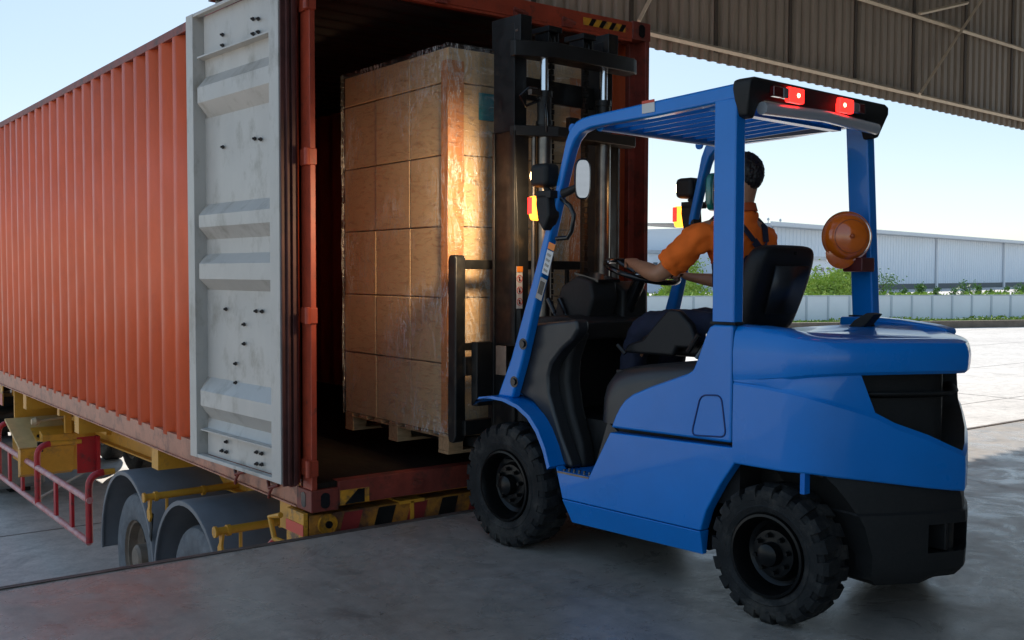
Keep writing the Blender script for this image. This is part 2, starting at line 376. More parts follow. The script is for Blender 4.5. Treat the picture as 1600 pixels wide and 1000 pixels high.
# twist hooks under the side rail
b = MB()
for y in (.95, .47):
    b.tube([(-.006, y-.07, .085), (-.03, y, .06), (-.006, y+.07, .085)], .010, 8); b.tube([(-.02, y-.02, .07), (-.03, y, .03), (-.02, y+.03, .0)], .009, 8)
b.build('lashing_hook', REDD, ct)
# roof corrugated (visible from inside)
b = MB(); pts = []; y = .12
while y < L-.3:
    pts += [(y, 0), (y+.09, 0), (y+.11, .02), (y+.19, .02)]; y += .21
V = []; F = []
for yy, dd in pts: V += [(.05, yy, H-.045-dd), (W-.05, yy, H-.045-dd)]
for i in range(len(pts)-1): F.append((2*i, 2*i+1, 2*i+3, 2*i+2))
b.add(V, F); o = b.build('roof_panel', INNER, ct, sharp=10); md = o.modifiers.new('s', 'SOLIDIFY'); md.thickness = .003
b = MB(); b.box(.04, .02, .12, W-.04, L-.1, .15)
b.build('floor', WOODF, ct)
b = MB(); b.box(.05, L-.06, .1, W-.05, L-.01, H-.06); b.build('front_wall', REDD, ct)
def casting(x, y, z):
    # corner fitting with oval holes on the faces
    c = MB(); c.box(x, y, z, x+.162, y+.178, z+.118); o = c.build('corner_casting', REDD, ct, .006)
    h = MB()
    def oval(cx, cz, wv, hv, plane, k):
        pp = []
        for i in range(20):
            a = 2*math.pi*i/20; px_ = wv*math.cos(a); pz = hv*math.sin(a)
            px_ = wv*max(-1, min(1, 1.35*math.cos(a))); pp.append((cx+px_, cz+pz))
        h.prism(pp, plane, k-.001, k+.0015)
    oval(x+.081, z+.059, .026, .042, 'y', y-.0015)
    if x < 1: oval(y+.09, z+.059, .026, .042, 'x', x-.0015)
    h.split('casting_hole', BLACKG, o); return o
for X in (-.006, W-.156):
    for Y in (-.004, L-.174):
        for Z in (0, H-.118): casting(X, Y, Z)
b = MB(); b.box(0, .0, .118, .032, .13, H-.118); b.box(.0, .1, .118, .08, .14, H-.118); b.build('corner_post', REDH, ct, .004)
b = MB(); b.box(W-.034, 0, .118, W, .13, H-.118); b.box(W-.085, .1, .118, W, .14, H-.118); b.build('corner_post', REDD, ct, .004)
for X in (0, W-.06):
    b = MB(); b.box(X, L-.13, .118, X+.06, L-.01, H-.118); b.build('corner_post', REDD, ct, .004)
for z in (.235, 1.04, 1.865, 2.66):
    b = MB(); b.box(-.012, -.012, z-.042, .034, .10, z+.042); b.tube([(-.02, -.002, z-.045), (-.02, -.002, z+.045)], .016, 12)
    b.build('hinge', REDH, ct, .004)
b = MB(); b.box(.157, -.002, H-.118, W-.157, .10, H-.01); b.box(.157, .0, H-.135, W-.157, .012, H-.118); b.build('header', REDH, ct, .004)
b = MB()
for x in (.55, 1.35, 1.72, .8):
    b.box(x-.035, -.03, H-.125, x+.035, -.002, H-.075); b.tube([(x-.05, -.03, H-.08), (x+.05, -.03, H-.1)], .012, 8)
b.split('cam_keeper', REDD, ct)
o = MB().box(1.86, -.006, H-.088, 2.215, -.003, H-.042).build('hazard_decal', YELS, ct)
s_ = MB()
for i in range(4):
    x = 1.90+i*.085; s_.prism([(x, H-.0878), (x+.035, H-.0878), (x+.065, H-.0422), (x+.03, H-.0422)], 'y', -.0085, -.0065)
s_.split('decal_stripe', BLACKG, o)
b = MB(); b.box(.157, .0, .02, W-.157, .08, .152); b.build('door_sill', REDD, ct, .004)
b = MB(); b.box(.165, -.004, .022, .34, .0, .10); o = b.build('forklift_slot_plate', YELS, ct)
b = MB(); b.prism([(.19, .024), (.31, .024), (.31, .098), (.27, .098)], 'y', -.007, -.005); b.build('slot_stripe', BLACKG, o)
b = MB()
for x in (.62, 1.05, 1.5): b.box(x, -.02, .06, x+.06, -.002, .10)
b.split('cam_keeper', REDD, ct)
# door (open 270 degrees, inner face towards camera)
ang = math.atan2(-.055, 1.14)
dr = empty('door', (-.075, .105, .0)); dr.parent = ct
dr.rotation_euler = (0, 0, math.pi/2+R(3.4))
# door frame local: x runs along the door (forward), z up, visible face towards +y (outwards -X world)
Wd, zb, zt = 1.15, .15, 2.79
def dpt(x, y, z): return (x, y, z)
fr = MB()
fr.box(.0, -.03, zb, .105, .052, zt); fr.box(Wd-.095, -.03, zb, Wd, .052, zt)
fr.box(.105, .01, zb, Wd-.095, .05, zb+.022); fr.box(.105, .01, zt-.02, Wd-.095, .05, zt)
fr.build('door_frame', GRYD, dr, .003)
# ribbed panel profile (z, depth outwards)
prof = [(zb+.022, .0), (zb+.17, .0), (zb+.171, .046), (zb+.178, .046), (zb+.18, .0), (.385, -.024), (.47, .044), (.56, .044), (.635, -.024),
        (1.08, -.024), (1.16, -.024), (1.225, .044), (1.315, .044), (1.375, -.020), (1.46, -.020), (1.53, .044), (1.60, .044), (1.67, -.024),
        (2.18, -.024), (2.26, .044), (2.35, .044), (2.42, -.012), (2.52, -.008), (2.521, .046), (2.53, .046), (2.532, .0), (zt-.02, .0)]
p_ = MB(); V = []; F = []
for z, dp in prof: V += [(.105, dp, z), (.105+.03, dp, z) if False else (.105, dp, z), (Wd-.095-.045, dp, z), (Wd-.095, -.024, z)]
n4 = 4
for i in range(len(prof)-1):
    for k in range(1, 3): F.append((i*n4+k, i*n4+k+1, (i+1)*n4+k+1, (i+1)*n4+k))
p_.add(V, F); o = p_.build('door_panel', GRYD, dr, sharp=12)
bl = MB()
random.seed(3)
bolts = [(.30, zb+.06), (.36, zb+.055), (.74, zb+.07), (.80, zb+.07), (.30, zb+.12), (.36, zb+.12), (.74, zb+.13),
         (.33, 1.99), (.40, 2.00), (.80, 1.99), (.33, 1.05), (.40, 1.05), (.78, 1.05), (.55, .97), (.55, .86), (.66, .74), (.66, .63),
         (.30, 2.63), (.36, 2.64), (.74, 2.62), (.30, 2.56), (.36, 2.56), (.74, 2.56)]
for x, z in bolts:
    bl.lathe([(.0, .018), (.006, .018), (.007, .009), (.0115, .007), (.0115, 0)], (x, .006 if (z < zb+.16 or z > 2.54) else -.018, z), (0, 1, 0), 8)
for x, z in [(.2, 1.08), (.2, .90), (.2, .72), (.13, 1.07), (.13, .88), (.13, .71)]:
    bl.lathe([(.0, .006), (.012, .006), (.012, 0)], (x, -.020, z), (0, 1, 0), 8)
bl.split('door_bolt', mat('dark rusty bolt', (.02, .014, .012), .6), dr)
g_ = MB(); g_.box(-.012, -.045, zb-.01, -.001, .045, zt+.01); g_.box(-.03, -.03, zb-.01, -.012, -.01, zt+.01); g_.box(-.03, .005, zb, -.012, .02, zt)
g_.build('door_gasket', mat('dark door gasket', (.075, .022, .018), .6, var=.4, vs=6), dr, .002)
o = MB().box(.0, -.06, zb, Wd, -.031, zt).build('door_back', REDD, dr, .003)
g_ = MB(); g_.box(-.001, -.035, zb-.02, .018, -.0, zt-.02); g_.build('door_edge', REDD, dr)
for zc in (.5, 1.2): pass
lr = MB()
for xx in (.3, .85):
    lr.tube([(xx, -.075, zb-.02), (xx, -.075, zt+.02)], .017, 10)
lr.split('locking_bar', STEEL, dr)
# clutter on top front corner: lock rod end
b = MB(); b.tube([(-.11, .95, H-.09), (-.11, .95, H+.02)], .017, 8); b.box(-.15, .9, H-.06, -.06, 1.0, H-.03); b.build('locking_bar_cam', STEEL, ct)

# ------------------------------------------------------------ trailer
tr = empty('container_trailer', (0, 0, GZ))
tr_off = Vector((0, 0, -GZ))
tag(tr, 'yellow skeletal trailer carrying the red container, with grey fenders and a red side rail', 'trailer')
def TB(mb, name, m, parent=tr, split=False, **k):
    mb.v = [(v[0], v[1], v[2]-GZ) for v in mb.v]; return (mb.split if split else mb.build)(name, m, parent, **k)
for cy in (1.85, 3.16):
    for cx in (.05, 1.82):
        t = MB(); 
        for o_ in (0, .31) if cx < 1 else (0.0, .28):
            x0 = cx+o_; t.lathe([(.29, .02), (.33, .0), (.44, .0), (.485, .02), (.50, .05), (.50, .22), (.485, .25), (.44, .27), (.33, .27), (.29, .25)], (x0, cy, -.95), (1, 0, 0), 48)
        tyre = TB(t, 'trailer_wheel', RUBG)
        r_ = MB(); r_.lathe([(.292, .01), (.285, .03), (.27, .035), (.265, .10), (.22, .14), (.20, .15), (.12, .15), (.10, .08), (.10, .02), (.08, .0), (.0, .0)], (cx, cy, -.95), (1, 0, 0), 40)
        for k in range(10):
            a = k*math.pi/5; r_.tube([(cx+.15, cy+.16*math.cos(a), -.95+.16*math.sin(a)), (cx+.11, cy+.16*math.cos(a), -.95+.16*math.sin(a))], .014, 6)
        TB(r_, 'rim', RIMT, tyre)
    for X0, X1 in ((-.02, .74), (1.70, 2.45)):
        fm = MB(); n = 26; Rr = .665; V = []
        for k in range(n+1):
            a = math.pi*(k/n)*1.04-.03
            cc, ss = math.cos(a), math.sin(a)
            for (rad, xx) in ((Rr-.035, X0), (Rr-.006, X0), (Rr, X0+.012), (Rr, X1), (Rr-.012, X1), (Rr-.012, X0+.02), (Rr-.035, X0+.012)):
                V.append((xx, cy-rad*cc, -.93+rad*ss))
        F = []
        for k in range(n):
            for q in range(7): F.append((k*7+q, k*7+(q+1) % 7, (k+1)*7+(q+1) % 7, (k+1)*7+q))
        fm.add(V, F); TB(fm, 'fender', FEND, sharp=50)
b = MB()
for X in (.62, 1.68):
    b.prism([(.02, -.02), (12.2, -.02), (12.2, -.18), (8.8, -.2), (6.8, -.46), (3.4, -.40), (.02, -.28)], 'x', X, X+.02)
    b.box(X-.07, .02, -.03, X+.09, 12.2, -.012)
    b.prism([(8.8, -.2), (6.8, -.46), (3.4, -.40), (.1, -.28), (.1, -.29), (3.4, -.415), (6.8, -.475), (8.8, -.215)], 'x', X-.06, X+.08)
TB(b, 'chassis_beam', YEL)
b = MB()
for y in (.3, 2.5, 4.6, 6.6, 8.7, 11.9): b.box(.02, y, -.16, 2.42, y+.14, -.012)
for y in (5.6, 7.6): b.box(.1, y, -.12, 2.34, y+.08, -.02)
TB(b, 'cross_member', YEL, split=True)
b = MB()
for cy in (1.85, 3.16): b.tube([(.3, cy, -.95), (2.1, cy, -.95)], .07, 12); b.box(.58, cy-.5, -.75, .68, cy+.5, -.68); b.box(1.7, cy-.5, -.75, 1.8, cy+.5, -.68)
TB(b, 'axle', BLACKM)
# bumper bar with hazard paint
b = MB(); b.box(-.0, .035, -.165, 2.43, .16, -.022); bar = TB(b, 'rear_bumper', mat('rusty bumper yellow', (.42, .17, .02), .6, var=.25, vs=7, dirt=(.11, .045, .025), ds=9, dth=(.45, .62)), bevel=.004)
s_ = MB(); s2 = MB(); x = .17; k = 0
while x < 2.2:
    tgt = s_ if k % 2 == 0 else s2
    tgt.prism([(x, -.16), (x+.11, -.16), (x+.15, -.03), (x+.04, -.03)], 'y', .031, .0335); x += .21; k += 1
TB(s_, 'bumper_stripe', mat('faded stripe red', (.24, .02, .018), .6, var=.3), bar, split=True); TB(s2, 'bumper_stripe', BLACKM, bar, split=True)
b = MB(); b.lathe([(0, .0), (.055, .0), (.055, .02)], (.1, .03, -.075), (0, -1, 0), 20); TB(b, 'lamp_disc', YELS, bar)
b = MB(); b.lathe([(0, .0), (.02, .0), (.02, .01)], (.1, .008, -.075), (0, -1, 0), 16); TB(b, 'lamp_centre', BLACKG, bar)
b = MB(); b.box(-.035, .03, -.26, -.008, .24, -.004); pl = TB(b, 'marker_plate', YELS, bevel=.004)
b = MB(); b.box(-.038, .03, -.125, -.0355, .24, -.065); TB(b, 'plate_stripe', REDST, pl)
b = MB(); b.tube([(-.04, .3, -.06), (-.05, .42, -.09), (-.05, .36, -.2), (-.03, .27, -.21)], .016, 8); TB(b, 'tow_hook', YEL)
b = MB(); b.tube([(-.045, .36, -.2), (-.05, .45, -.26), (-.03, .38, -.32)], .016, 8); TB(b, 'shackle', REDR)
for (y, z) in ((2.5, -.345), (1.15, -.32)):
    b = MB(); b.tube([(-.08, y, z), (.75, y, z+.01)], .026, 12); b.tube([(-.09, y, z), (-.075, y, z)], .036, 12)
    for xx in (.0, .35): b.tube([(xx-.012, y, z), (xx+.012, y, z)], .036, 12)
    b.prism([(y-.035, z-.01), (y+.03, z-.01), (y+.02, z-.07), (y+.05, z-.11), (y+.04, z-.16), (y-.0, z-.18), (y-.03, z-.14), (y-.01, z-.09)], 'x', -.05, -.035)
    b.tube([(.08, y, z), (.08, y, z-.14)], .012, 8)
    TB(b, 'fender_bracket', YEL)
    b = MB(); b.prism([(y-.02, z-.12), (y+.02, z-.12), (y+.06, z-.30), (y+.03, z-.33)], 'x', -.03, -.022); TB(b, 'bracket_strap', RUBBER)
# side under-run rail
RX = -.05
rail = MB(); rail.tube([(RX, 4.02, -.64), (RX, 9.9, -.64)], .028, 12); ra = TB(rail, 'side_rail', PINKR)
rail = MB(); rail.tube([(RX, 4.06, -1.0), (RX, 9.9, -1.0)], .028, 12); TB(rail, 'rail_bar', PINKR, ra)
for y in (4.05, 5.85, 7.65, 9.4):
    b = MB(); b.tube([(RX, y, -1.0), (RX, y, -.56)]+bez((RX, y, -.54), (RX, y, -.42), (RX+.12, y, -.42), 6), .030, 12); TB(b, 'rail_loop', REDR, ra)
    b = MB(); b.tube([(RX+.12, y, -.42), (.36 if y != 4.05 else .16, y, -.42)], .026, 12); TB(b, 'rail_arm', YEL, ra)
for y in (4.6, 5.15, 6.5, 7.1, 8.2, 8.8):
    b = MB(); b.box(RX-.012, y-.035, -1.0, RX+.014, y+.035, -.64); TB(b, 'rail_upright', REDR, ra)
b = MB(); b.box(.32, 5.84, -.74, .52, 5.86, -.38); b.box(.50, 5.8, -.74, .53, 5.9, -.38); TB(b, 'red_reflector_plate', REDR)
b = MB(); b.tube([(.45, 5.9, -.72), (-.02, 6.0, -.98)], .012, 8); TB(b, 'stay_rod', mat('tan rod', (.4, .34, .27), .5))
b = MB(); b.prism([(6.4, -.80), (7.5, -.80), (7.5, -.36), (6.9, -.30), (6.4, -.46)], 'x', .06, .62)
TB(b, 'tool_box', YEL, bevel=.012)
b = MB(); b.prism([(6.3, -.40), (6.3, -.78), (6.42, -.78), (6.42, -.36)], 'x', .10, .66); TB(b, 'tool_box_side', YEL, bevel=.006)
b = MB(); b.prism([(6.28, -.505), (6.95, -.28), (6.97, -.30), (6.30, -.525)], 'x', -.12, .42); lid = TB(b, 'tool_box_lid', mat('tan box lid', (.55, .36, .14), .55, var=.15), bevel=.004)
b = MB(); b.prism([(6.28, -.52), (6.40, -.48), (6.40, -.82), (6.30, -.78)], 'x', -.11, .4); TB(b, 'tool_box_front', YEL)
b = MB(); b.box(.05, 6.27, -.56, .10, 6.30, -.46); b.lathe([(0, 0), (.02, 0), (.02, .02)], (.1, 6.45, -.43), (0, -.3, 1), 10); TB(b, 'latch', BLACKM, lid)
b = MB(); b.box(.05, 7.3, -.34, .5, 7.34, -.03); b.box(.3, 6.2, -.38, .36, 6.26, -.02); b.box(.45, 5.3, -.3, .5, 6.6, -.04); TB(b, 'chassis_bracket', YEL, split=True)
b = MB(); b.lathe([(0, -.04), (.03, -.04), (.045, 0), (.03, .04), (0, .04)], (.04, 6.3, -.25), (1, 0, 0), 12); b.tube([(.02, 6.3, -.25), (.4, 6.3, -.22)], .014, 8); TB(b, 'air_coupling', mat('dusty brass', (.45, .32, .18), .5, metal=.3))
b = MB(); b.box(-.01, 7.6, -.22, .0, 8.1, .0); pl = TB(b, 'marker_plate', YELS)
b = MB(); b.box(-.014, 7.6, -.22, -.011, 8.1, -.09); TB(b, 'plate_stripe', mat('faded red panel', (.5, .14, .1), .5), pl)
b = MB()
for X in (.35, 1.95): b.box(X, 8.9, -1.3, X+.12, 9.02, -.05); b.box(X-.06, 8.86, -1.44, X+.18, 9.06, -1.3)
TB(b, 'landing_leg', BLACKM)
# tractor unit
tk = empty('truck_tractor', (0, 0, GZ)); tag(tk, 'dark truck tractor ahead of the yellow trailer, beneath the container', 'truck')
b = MB(); b.box(.7, 8.6, -.75, .8, 15.5, -.45); b.box(1.65, 8.6, -.75, 1.75, 15.5, -.45); b.box(.1, 12.4, -.2, 2.35, 14.4, 1.4)
b.box(.3, 9.8, -.44, 2.1, 11.6, -.3); TB(b, 'chassis', BLACKM, tk)
for cy in (9.2, 10.55, 14.0):
    for cx in (.0, 1.85):
        t = MB(); t.lathe([(.29, .02), (.33, .0), (.44, .0), (.50, .04), (.50, .24), (.44, .28), (.33, .28), (.29, .25)], (cx, cy, -.95), (1, 0, 0), 40); ty = TB(t, 'wheel', RUBBER, tk)
        r_ = MB(); r_.lathe([(.29, .01), (.26, .03), (.24, .12), (.1, .12), (.1, 0), (0, 0)], (cx, cy, -.95), (1, 0, 0), 24); TB(r_, 'rim', RIMT, ty)
b = MB(); b.prism([(7.9, -.85), (7.95, -1.2), (8.1, -1.25), (8.5, -1.25), (8.6, -1.1), (8.6, -.7), (7.95, -.68)], 'x', -.1, .5); TB(b, 'fuel_tank', TRUCKG, tk, bevel=.03)
b = MB(); b.box(-.1, 8.3, -.62, .5, 8.7, -.2); b.tube([(-.1, 8.1, -.4), (.4, 8.2, -.35)], .09, 12); b.tube([(-.05, 8.2, -.15), (.3, 8.5, -.1), (.6, 8.4, -.3)], .03, 8); TB(b, 'air_tank', BLACKM, tk)

# ------------------------------------------------------------ pallet with cartons
px0, px1, py0, py1, pz = .75, 1.72, -.16, 1.04, .255
pal = empty('wooden_pallet', (px0, py0, pz)); tag(pal, 'wooden pallet lifted just off the container floor under the stacked cartons', 'pallet')
def PB(mb, n, m, **k): mb.v = [(v[0]-px0, v[1]-py0, v[2]-pz) for v in mb.v]; return mb.build(n, m, pal, **k)
for yb in (py0, (py0+py1)/2-.05, py1-.1):
    PB(MB().box(px0, yb, pz, px1, yb+.1, pz+.018), 'bottom_board', PINE, bevel=.002)
    for xb in (px0+.002, (px0+px1)/2-.05, px1-.102):
        PB(MB().box(xb, yb, pz+.018, xb+.1, yb+.1, pz+.09), 'block', PINE, bevel=.003)
for i in range(7):
    yb = py0+i*(py1-py0-.1)/6; PB(MB().box(px0, yb, pz+.093, px1, yb+.095, pz+.113), 'deck_board', PINE, bevel=.002)
for xb in (px0, (px0+px1)/2-.05, px1-.1): PB(MB().box(xb, py0+.003, pz+.09, xb+.1, py1-.003, pz+.093), 'stringer_board', PINE)
cz = [.37, .762, 1.13, 1.525, 1.92, 2.315, 2.505]
lay = ['bottom layer', 'second layer from the bottom', 'third layer from the bottom', 'fourth layer from the bottom', 'fifth layer from the bottom', 'top']
colw = ['front left corner', 'middle of the left side', 'inner end of left side']
cw, cd = (px1-px0)/2, (py1-py0)/3
protoc = {}
random.seed(11)
for k in range(6):
    for ix in range(2):
        for iy in range(3):
            if ix == 1 and iy > 0: continue
            hh = cz[k+1]-cz[k]-.006; key = 'full' if k < 5 else 'half'
            x0 = px0+ix*cw+random.uniform(-.003, .003); y0 = py0+iy*cd+random.uniform(-.003, .003)
            o = MB().box(.0025, .0025, 0, cw-.0025, cd-.0025, hh).build('carton', CARD, None, .006)
            o.location = (x0, y0, cz[k])
            t = MB(); t.box(cw/2-.03, -.0005, -.0008+.001, cw/2+.03, .0018, hh); t.box(cw/2-.03, cd-.0018, .001, cw/2+.03, cd+.0005, hh)
            t.build('tape', CARDT, o)
            pos = colw[iy] if ix == 0 else 'front right behind the mast'
            tag(o, 'brown cardboard carton in the %s, %s' % (lay[k], pos) if k < 5 else 'low brown carton in the shallow top layer, %s' % pos, 'carton', 'cartons stacked on the pallet')
            if k == 4 and ix == 0 and iy == 0:
                MB().box(.205, -.003, .2, .40, -.0008, .352).build('shipping_label', TEAL, o)
for xx, nm, s in ((px0, 'left', 1), (px1, 'right', -1)):
    b = MB(); b.box(min(xx-s*.006, xx+s*.10), py0-.006, .38, max(xx-s*.006, xx+s*.10), py0-.001, 2.43)
    b.box(min(xx-s*.006, xx-s*.001), py0-.001, .38, max(xx-s*.006, xx-s*.001), py0+.06, 2.43)
    o = b.build('corner_board', BOARD); tag(o, 'tall orange brown corner board on the front %s edge of the carton stack' % nm, 'corner board', 'corner boards on the carton stack')
# film
def film():
    m = MB(); nz, per = 60, []
    cs = [(px0-.012, py1+.01), (px0-.012, py0-.014), (px1+.012, py0-.014), (px1+.012, py1+.01)]
    for i in range(4):
        a, b = cs[i], cs[(i+1) % 4]
        for q in range(16): per.append((a[0]+(b[0]-a[0])*q/16, a[1]+(b[1]-a[1])*q/16, i))
    V = []; F = []; n = len(per)
    import mathutils
    for k in range(nz+1):
        z = .36+(2.52-.36)*k/nz
        for (x, y, i) in per:
            w_ = mathutils.noise.noise(Vector((x*5, y*5, z*3)))*.012+abs(mathutils.noise.noise(Vector((x*9+3, y*9, z*14))))*.004
            dx = (-1, 0, 1, 0)[i]*w_; dy = (0, -1, 0, 1)[i]*w_
            V.append((x+dx, y+dy, z))
    for k in range(nz):
        for q in range(n): F.append((k*n+q, k*n+(q+1) % n, (k+1)*n+(q+1) % n, (k+1)*n+q))
    m.add(V, F); return m
o = film().build('stretch_wrap', FILM, sharp=60); tag(o, 'clear wrinkled stretch wrap around the tall carton stack', 'stretch wrap')
b = MB(); b.tube(bez((.9, .0, 2.51), (1.05, .1, 2.60), (1.2, .02, 2.515), 10), .004, 5); b.v = b.v
tag(b.build('loose_strap', BLACKG), 'thin black strap end looping over the top of the carton stack', 'strap')

# ------------------------------------------------------------ forklift
PSI = R(4.5)
FO = Vector((1.3307, -2.3130, -.1))
fk = empty('forklift', FO, PSI); tag(fk, 'blue counterbalance forklift with black mast loading the wrapped cartons into the container', 'forklift')
FP = lambda mb, n, m, parent=fk, **k: mb.build(n, m, parent, **k)
X0 = .56
def both(fn, name, m, parent=fk, **k):
    out = []
    for s in (-1, 1):
        mb = MB(); fn(mb, s); out.append(mb.build(name, m, parent, **k))
    return out
def pr(mb, pts, s, a, b):   # prism in (y,z) between |x|=a..b on side s
    xa, xb = sorted((s*a, s*b)); return mb.prism(pts, 'x', xa, xb)
# side skirts
skirt = [(1.178, .455), (1.165, .440), (.962, .440), (.833, .650), (.176, .668), (.157, .660), (.156, .607), (.235, .50), (.303, .388), (.325, .30), (1.10, .30), (1.165, .44)]
def sk(mb, s):
    up_ = [(1.182, .455), (1.160, .435), (.962, .435), (.832, .655), (.158, .672), (.156, .607), (.225, .51), (.292, .395), (.322, .305), (1.135, .305)]
    pr(mb, up_, s, .50, X0)
def sk2(mb, s):
    n = [(1.135, .303), (.322, .303), (.333, .199), (1.103, .193)]
    V = [(s*(X0), n[0][0], n[0][1]), (s*X0, n[1][0], n[1][1]), (s*(X0-.035), n[2][0], n[2][1]), (s*(X0-.035), n[3][0], n[3][1])]
    V2 = [(s*.50, v[1], v[2]) for v in V]
    mb.add(V+V2, [(0, 1, 2, 3), (7, 6, 5, 4), (0, 4, 5, 1), (1, 5, 6, 2), (2, 6, 7, 3), (3, 7, 4, 0)])
both(sk, 'side_skirt', BLUE, bevel=.008); both(sk2, 'lower_skirt', BLUE, bevel=.004)
def hp(mb, s):
    pts = [(.829, .676), (.800, .735), (.775, .775), (.745, .808), (.70, .838), (.604, .878), (.50, .915), (.40, .950), (.370, .968), (.352, 1.006), (.302, 1.125), (.288, 1.150), (.265, 1.160), (.171, 1.162), (.171, .688)]
    pr(mb, pts, s, .49, X0)
hps = both(hp, 'hood_side_panel', BLUE, bevel=.012, seg=3)
def rec(mb, s):   # pressed inspection recess outline (groove)
    q = [(.326, .868), (.222, .876), (.197, .71), (.372, .697)]
    c = (sum(a for a, _ in q)/4, sum(a for _, a in q)/4); P = []
    for i in range(4):
        a, b_, e_ = q[i-1], q[i], q[(i+1) % 4]
        d1 = Vector((a[0]-b_[0], a[1]-b_[1])).normalized()*.03; d2 = Vector((e_[0]-b_[0], e_[1]-b_[1])).normalized()*.03
        P += bez((s*(X0+.001), b_[0]+d1.x, b_[1]+d1.y), (s*(X0+.001), b_[0], b_[1]), (s*(X0+.001), b_[0]+d2.x, b_[1]+d2.y), 4)
    mb.tube(P+[P[0]], .0035, 8)
both(rec, 'recess_line', mat('dark blue groove', (.003, .03, .15), .4))
def swage(mb, s):
    mb.tube([(s*(X0-.001), .70, .775), (s*(X0-.001), .55, .805), (s*(X0-.001), .40, .845), (s*(X0-.001), .345, .90)], .005, 8)
# steps
def stp(mb, s): mb.box(min(s*.3, s*X0), .955, .425, max(s*.3, s*X0), 1.165, .436)
both(stp, 'step_plate', BLUEI, bevel=.003)
def studs(mb, s):
    for i in range(6):
        for k in range(2): mb.lathe([(0, .006), (.006, .006), (.008, 0)], (s*(X0-.02-.035*k), .975+.033*i, .436), (0, 0, 1), 8)
    mb.box(min(s*(X0-.004), s*(X0+.002)), .96, .425, max(s*(X0-.004), s*(X0+.002)), 1.165, .434)
both(studs, 'step_tread', STEEL)
b = MB(); b.box(-.50, .80, .40, .50, 1.62, .424); FP(b, 'floor_plate', BLACKP)
def ris(mb, s): pr(mb, [(.835, .65), (.96, .436), (.99, .436), (.90, .69)], s, .30, .50)
both(ris, 'step_riser', GREYP)
b = MB(); b.box(-.488, .18, .42, .488, .86, .93); FP(b, 'engine_block_cover', BLACKP)
b = MB(); b.box(-.34, -.32, .20, .34, 1.75, .66); b.box(-.2, -.3, .3, .2, .2, .55); b.box(-.485, .33, .21, .485, 1.14, .42); FP(b, 'chassis_frame', BLACKM)
b = MB(); b.tube([(-.42, 0, .27), (.42, 0, .27)], .06, 16); b.box(-.3, -.08, .2, .3, .08, .34); b.tube([(-.45, 1.53, .31), (.45, 1.53, .31)], .09, 16); FP(b, 'axle', BLACKM)
# fender
def fd(mb, s):
    path = [(1.712, .722), (1.70, .738), (1.60, .752), (1.50, .748), (1.40, .724), (1.32, .682), (1.26, .622), (1.21, .54), (1.178, .455)]
    outer = path; inner = [(y_-.0 if i else y_, z_-.02) for i, (y_, z_) in enumerate(path)]
    inner = [(y_+.018, z_-.016) for (y_, z_) in path]
    pr(mb, outer+inner[::-1], s, .34, .60)
both(fd, 'fender', BLUE, bevel=.005)
# cowl
def cw(mb, s):
    pts = [(1.56, .76), (1.44, 1.00), (1.395, 1.118), (1.10, 1.150), (1.09, 1.10), (1.13, 1.05), (1.20, 1.0), (1.27, .93), (1.292, .87), (1.285, .79), (1.25, .70), (1.20, .59), (1.136, .47), (1.13, .44), (1.18, .45), (1.23, .53), (1.30, .65), (1.40, .73), (1.50, .765)]
    pr(mb, pts, s, .42, .505)
both(cw, 'cowl_side', GREYP, bevel=.022, seg=3)
def cw2(mb, s):
    pts = [(1.56, .60), (1.56, 1.06), (1.34, 1.10), (1.16, 1.09), (1.22, .95), (1.23, .84), (1.20, .70), (1.14, .55), (1.12, .43), (1.5, .43)]
    pr(mb, pts, s, .33, .43)
both(cw2, 'cowl_inner', BLACKP, bevel=.03, seg=3)
b = MB(); b.box(-.42, 1.50, .43, .42, 1.58, 1.10); b.prism([(1.56, 1.06), (1.56, 1.14), (1.30, 1.16), (1.14, 1.13), (1.20, 1.04)], 'x', -.40, .40); FP(b, 'dashboard', BLACKP, bevel=.015)
b = MB(); b.prism([(1.52, 1.10), (1.45, 1.30), (1.34, 1.355), (1.24, 1.33), (1.22, 1.24), (1.28, 1.08)], 'x', -.27, -.08); FP(b, 'instrument_pod', BLACKP, bevel=.02)
b = MB(); b.prism([(1.50, 1.08), (1.42, 1.28), (1.30, 1.33), (1.22, 1.28), (1.22, 1.02)], 'x', -.05, .14); FP(b, 'steering_column_cover', BLACKP, bevel=.02)
b = MB(); b.prism([(1.215, 1.335), (1.38, 1.37), (1.38, 1.36), (1.215, 1.32)], 'x', -.24, -.08); FP(b, 'display', BLACKG)
for (x, y) in ((-.33, 1.40), (-.28, 1.37), (-.23, 1.35)):
    b = MB(); b.tube([(x, y, 1.12), (x-.0, y+.05, 1.19)], .006, 8); b.tube([(x, y+.03, 1.165), (x, y+.075, 1.235)], [.012, .014], 10); FP(b, 'control_lever', BLACKG)
# steering wheel
b = MB(); sc_ = Vector((.0, 1.14, 1.375)); nrm = Vector((0, -.30, .954)); av = Vector((1, 0, 0)); bv = nrm.cross(av)
ring = [sc_+(av*math.cos(t)+bv*math.sin(t))*.185 for t in [2*math.pi*i/40 for i in range(41)]]
b.tube(ring, .0145, 12, cap=False)
for t in (math.pi*.5, math.pi*1.17, math.pi*1.83): b.tube([sc_-nrm*.02, sc_+(av*math.cos(t)+bv*math.sin(t))*.18], .012, 8)
b.lathe([(0, .0), (.035, .0), (.045, -.02), (.04, -.05), (0, -.05)], sc_, nrm, 20); b.tube([sc_-nrm*.03, (.02, 1.30, 1.10)], .035, 12)
FP(b, 'steering_wheel', BLACKG)
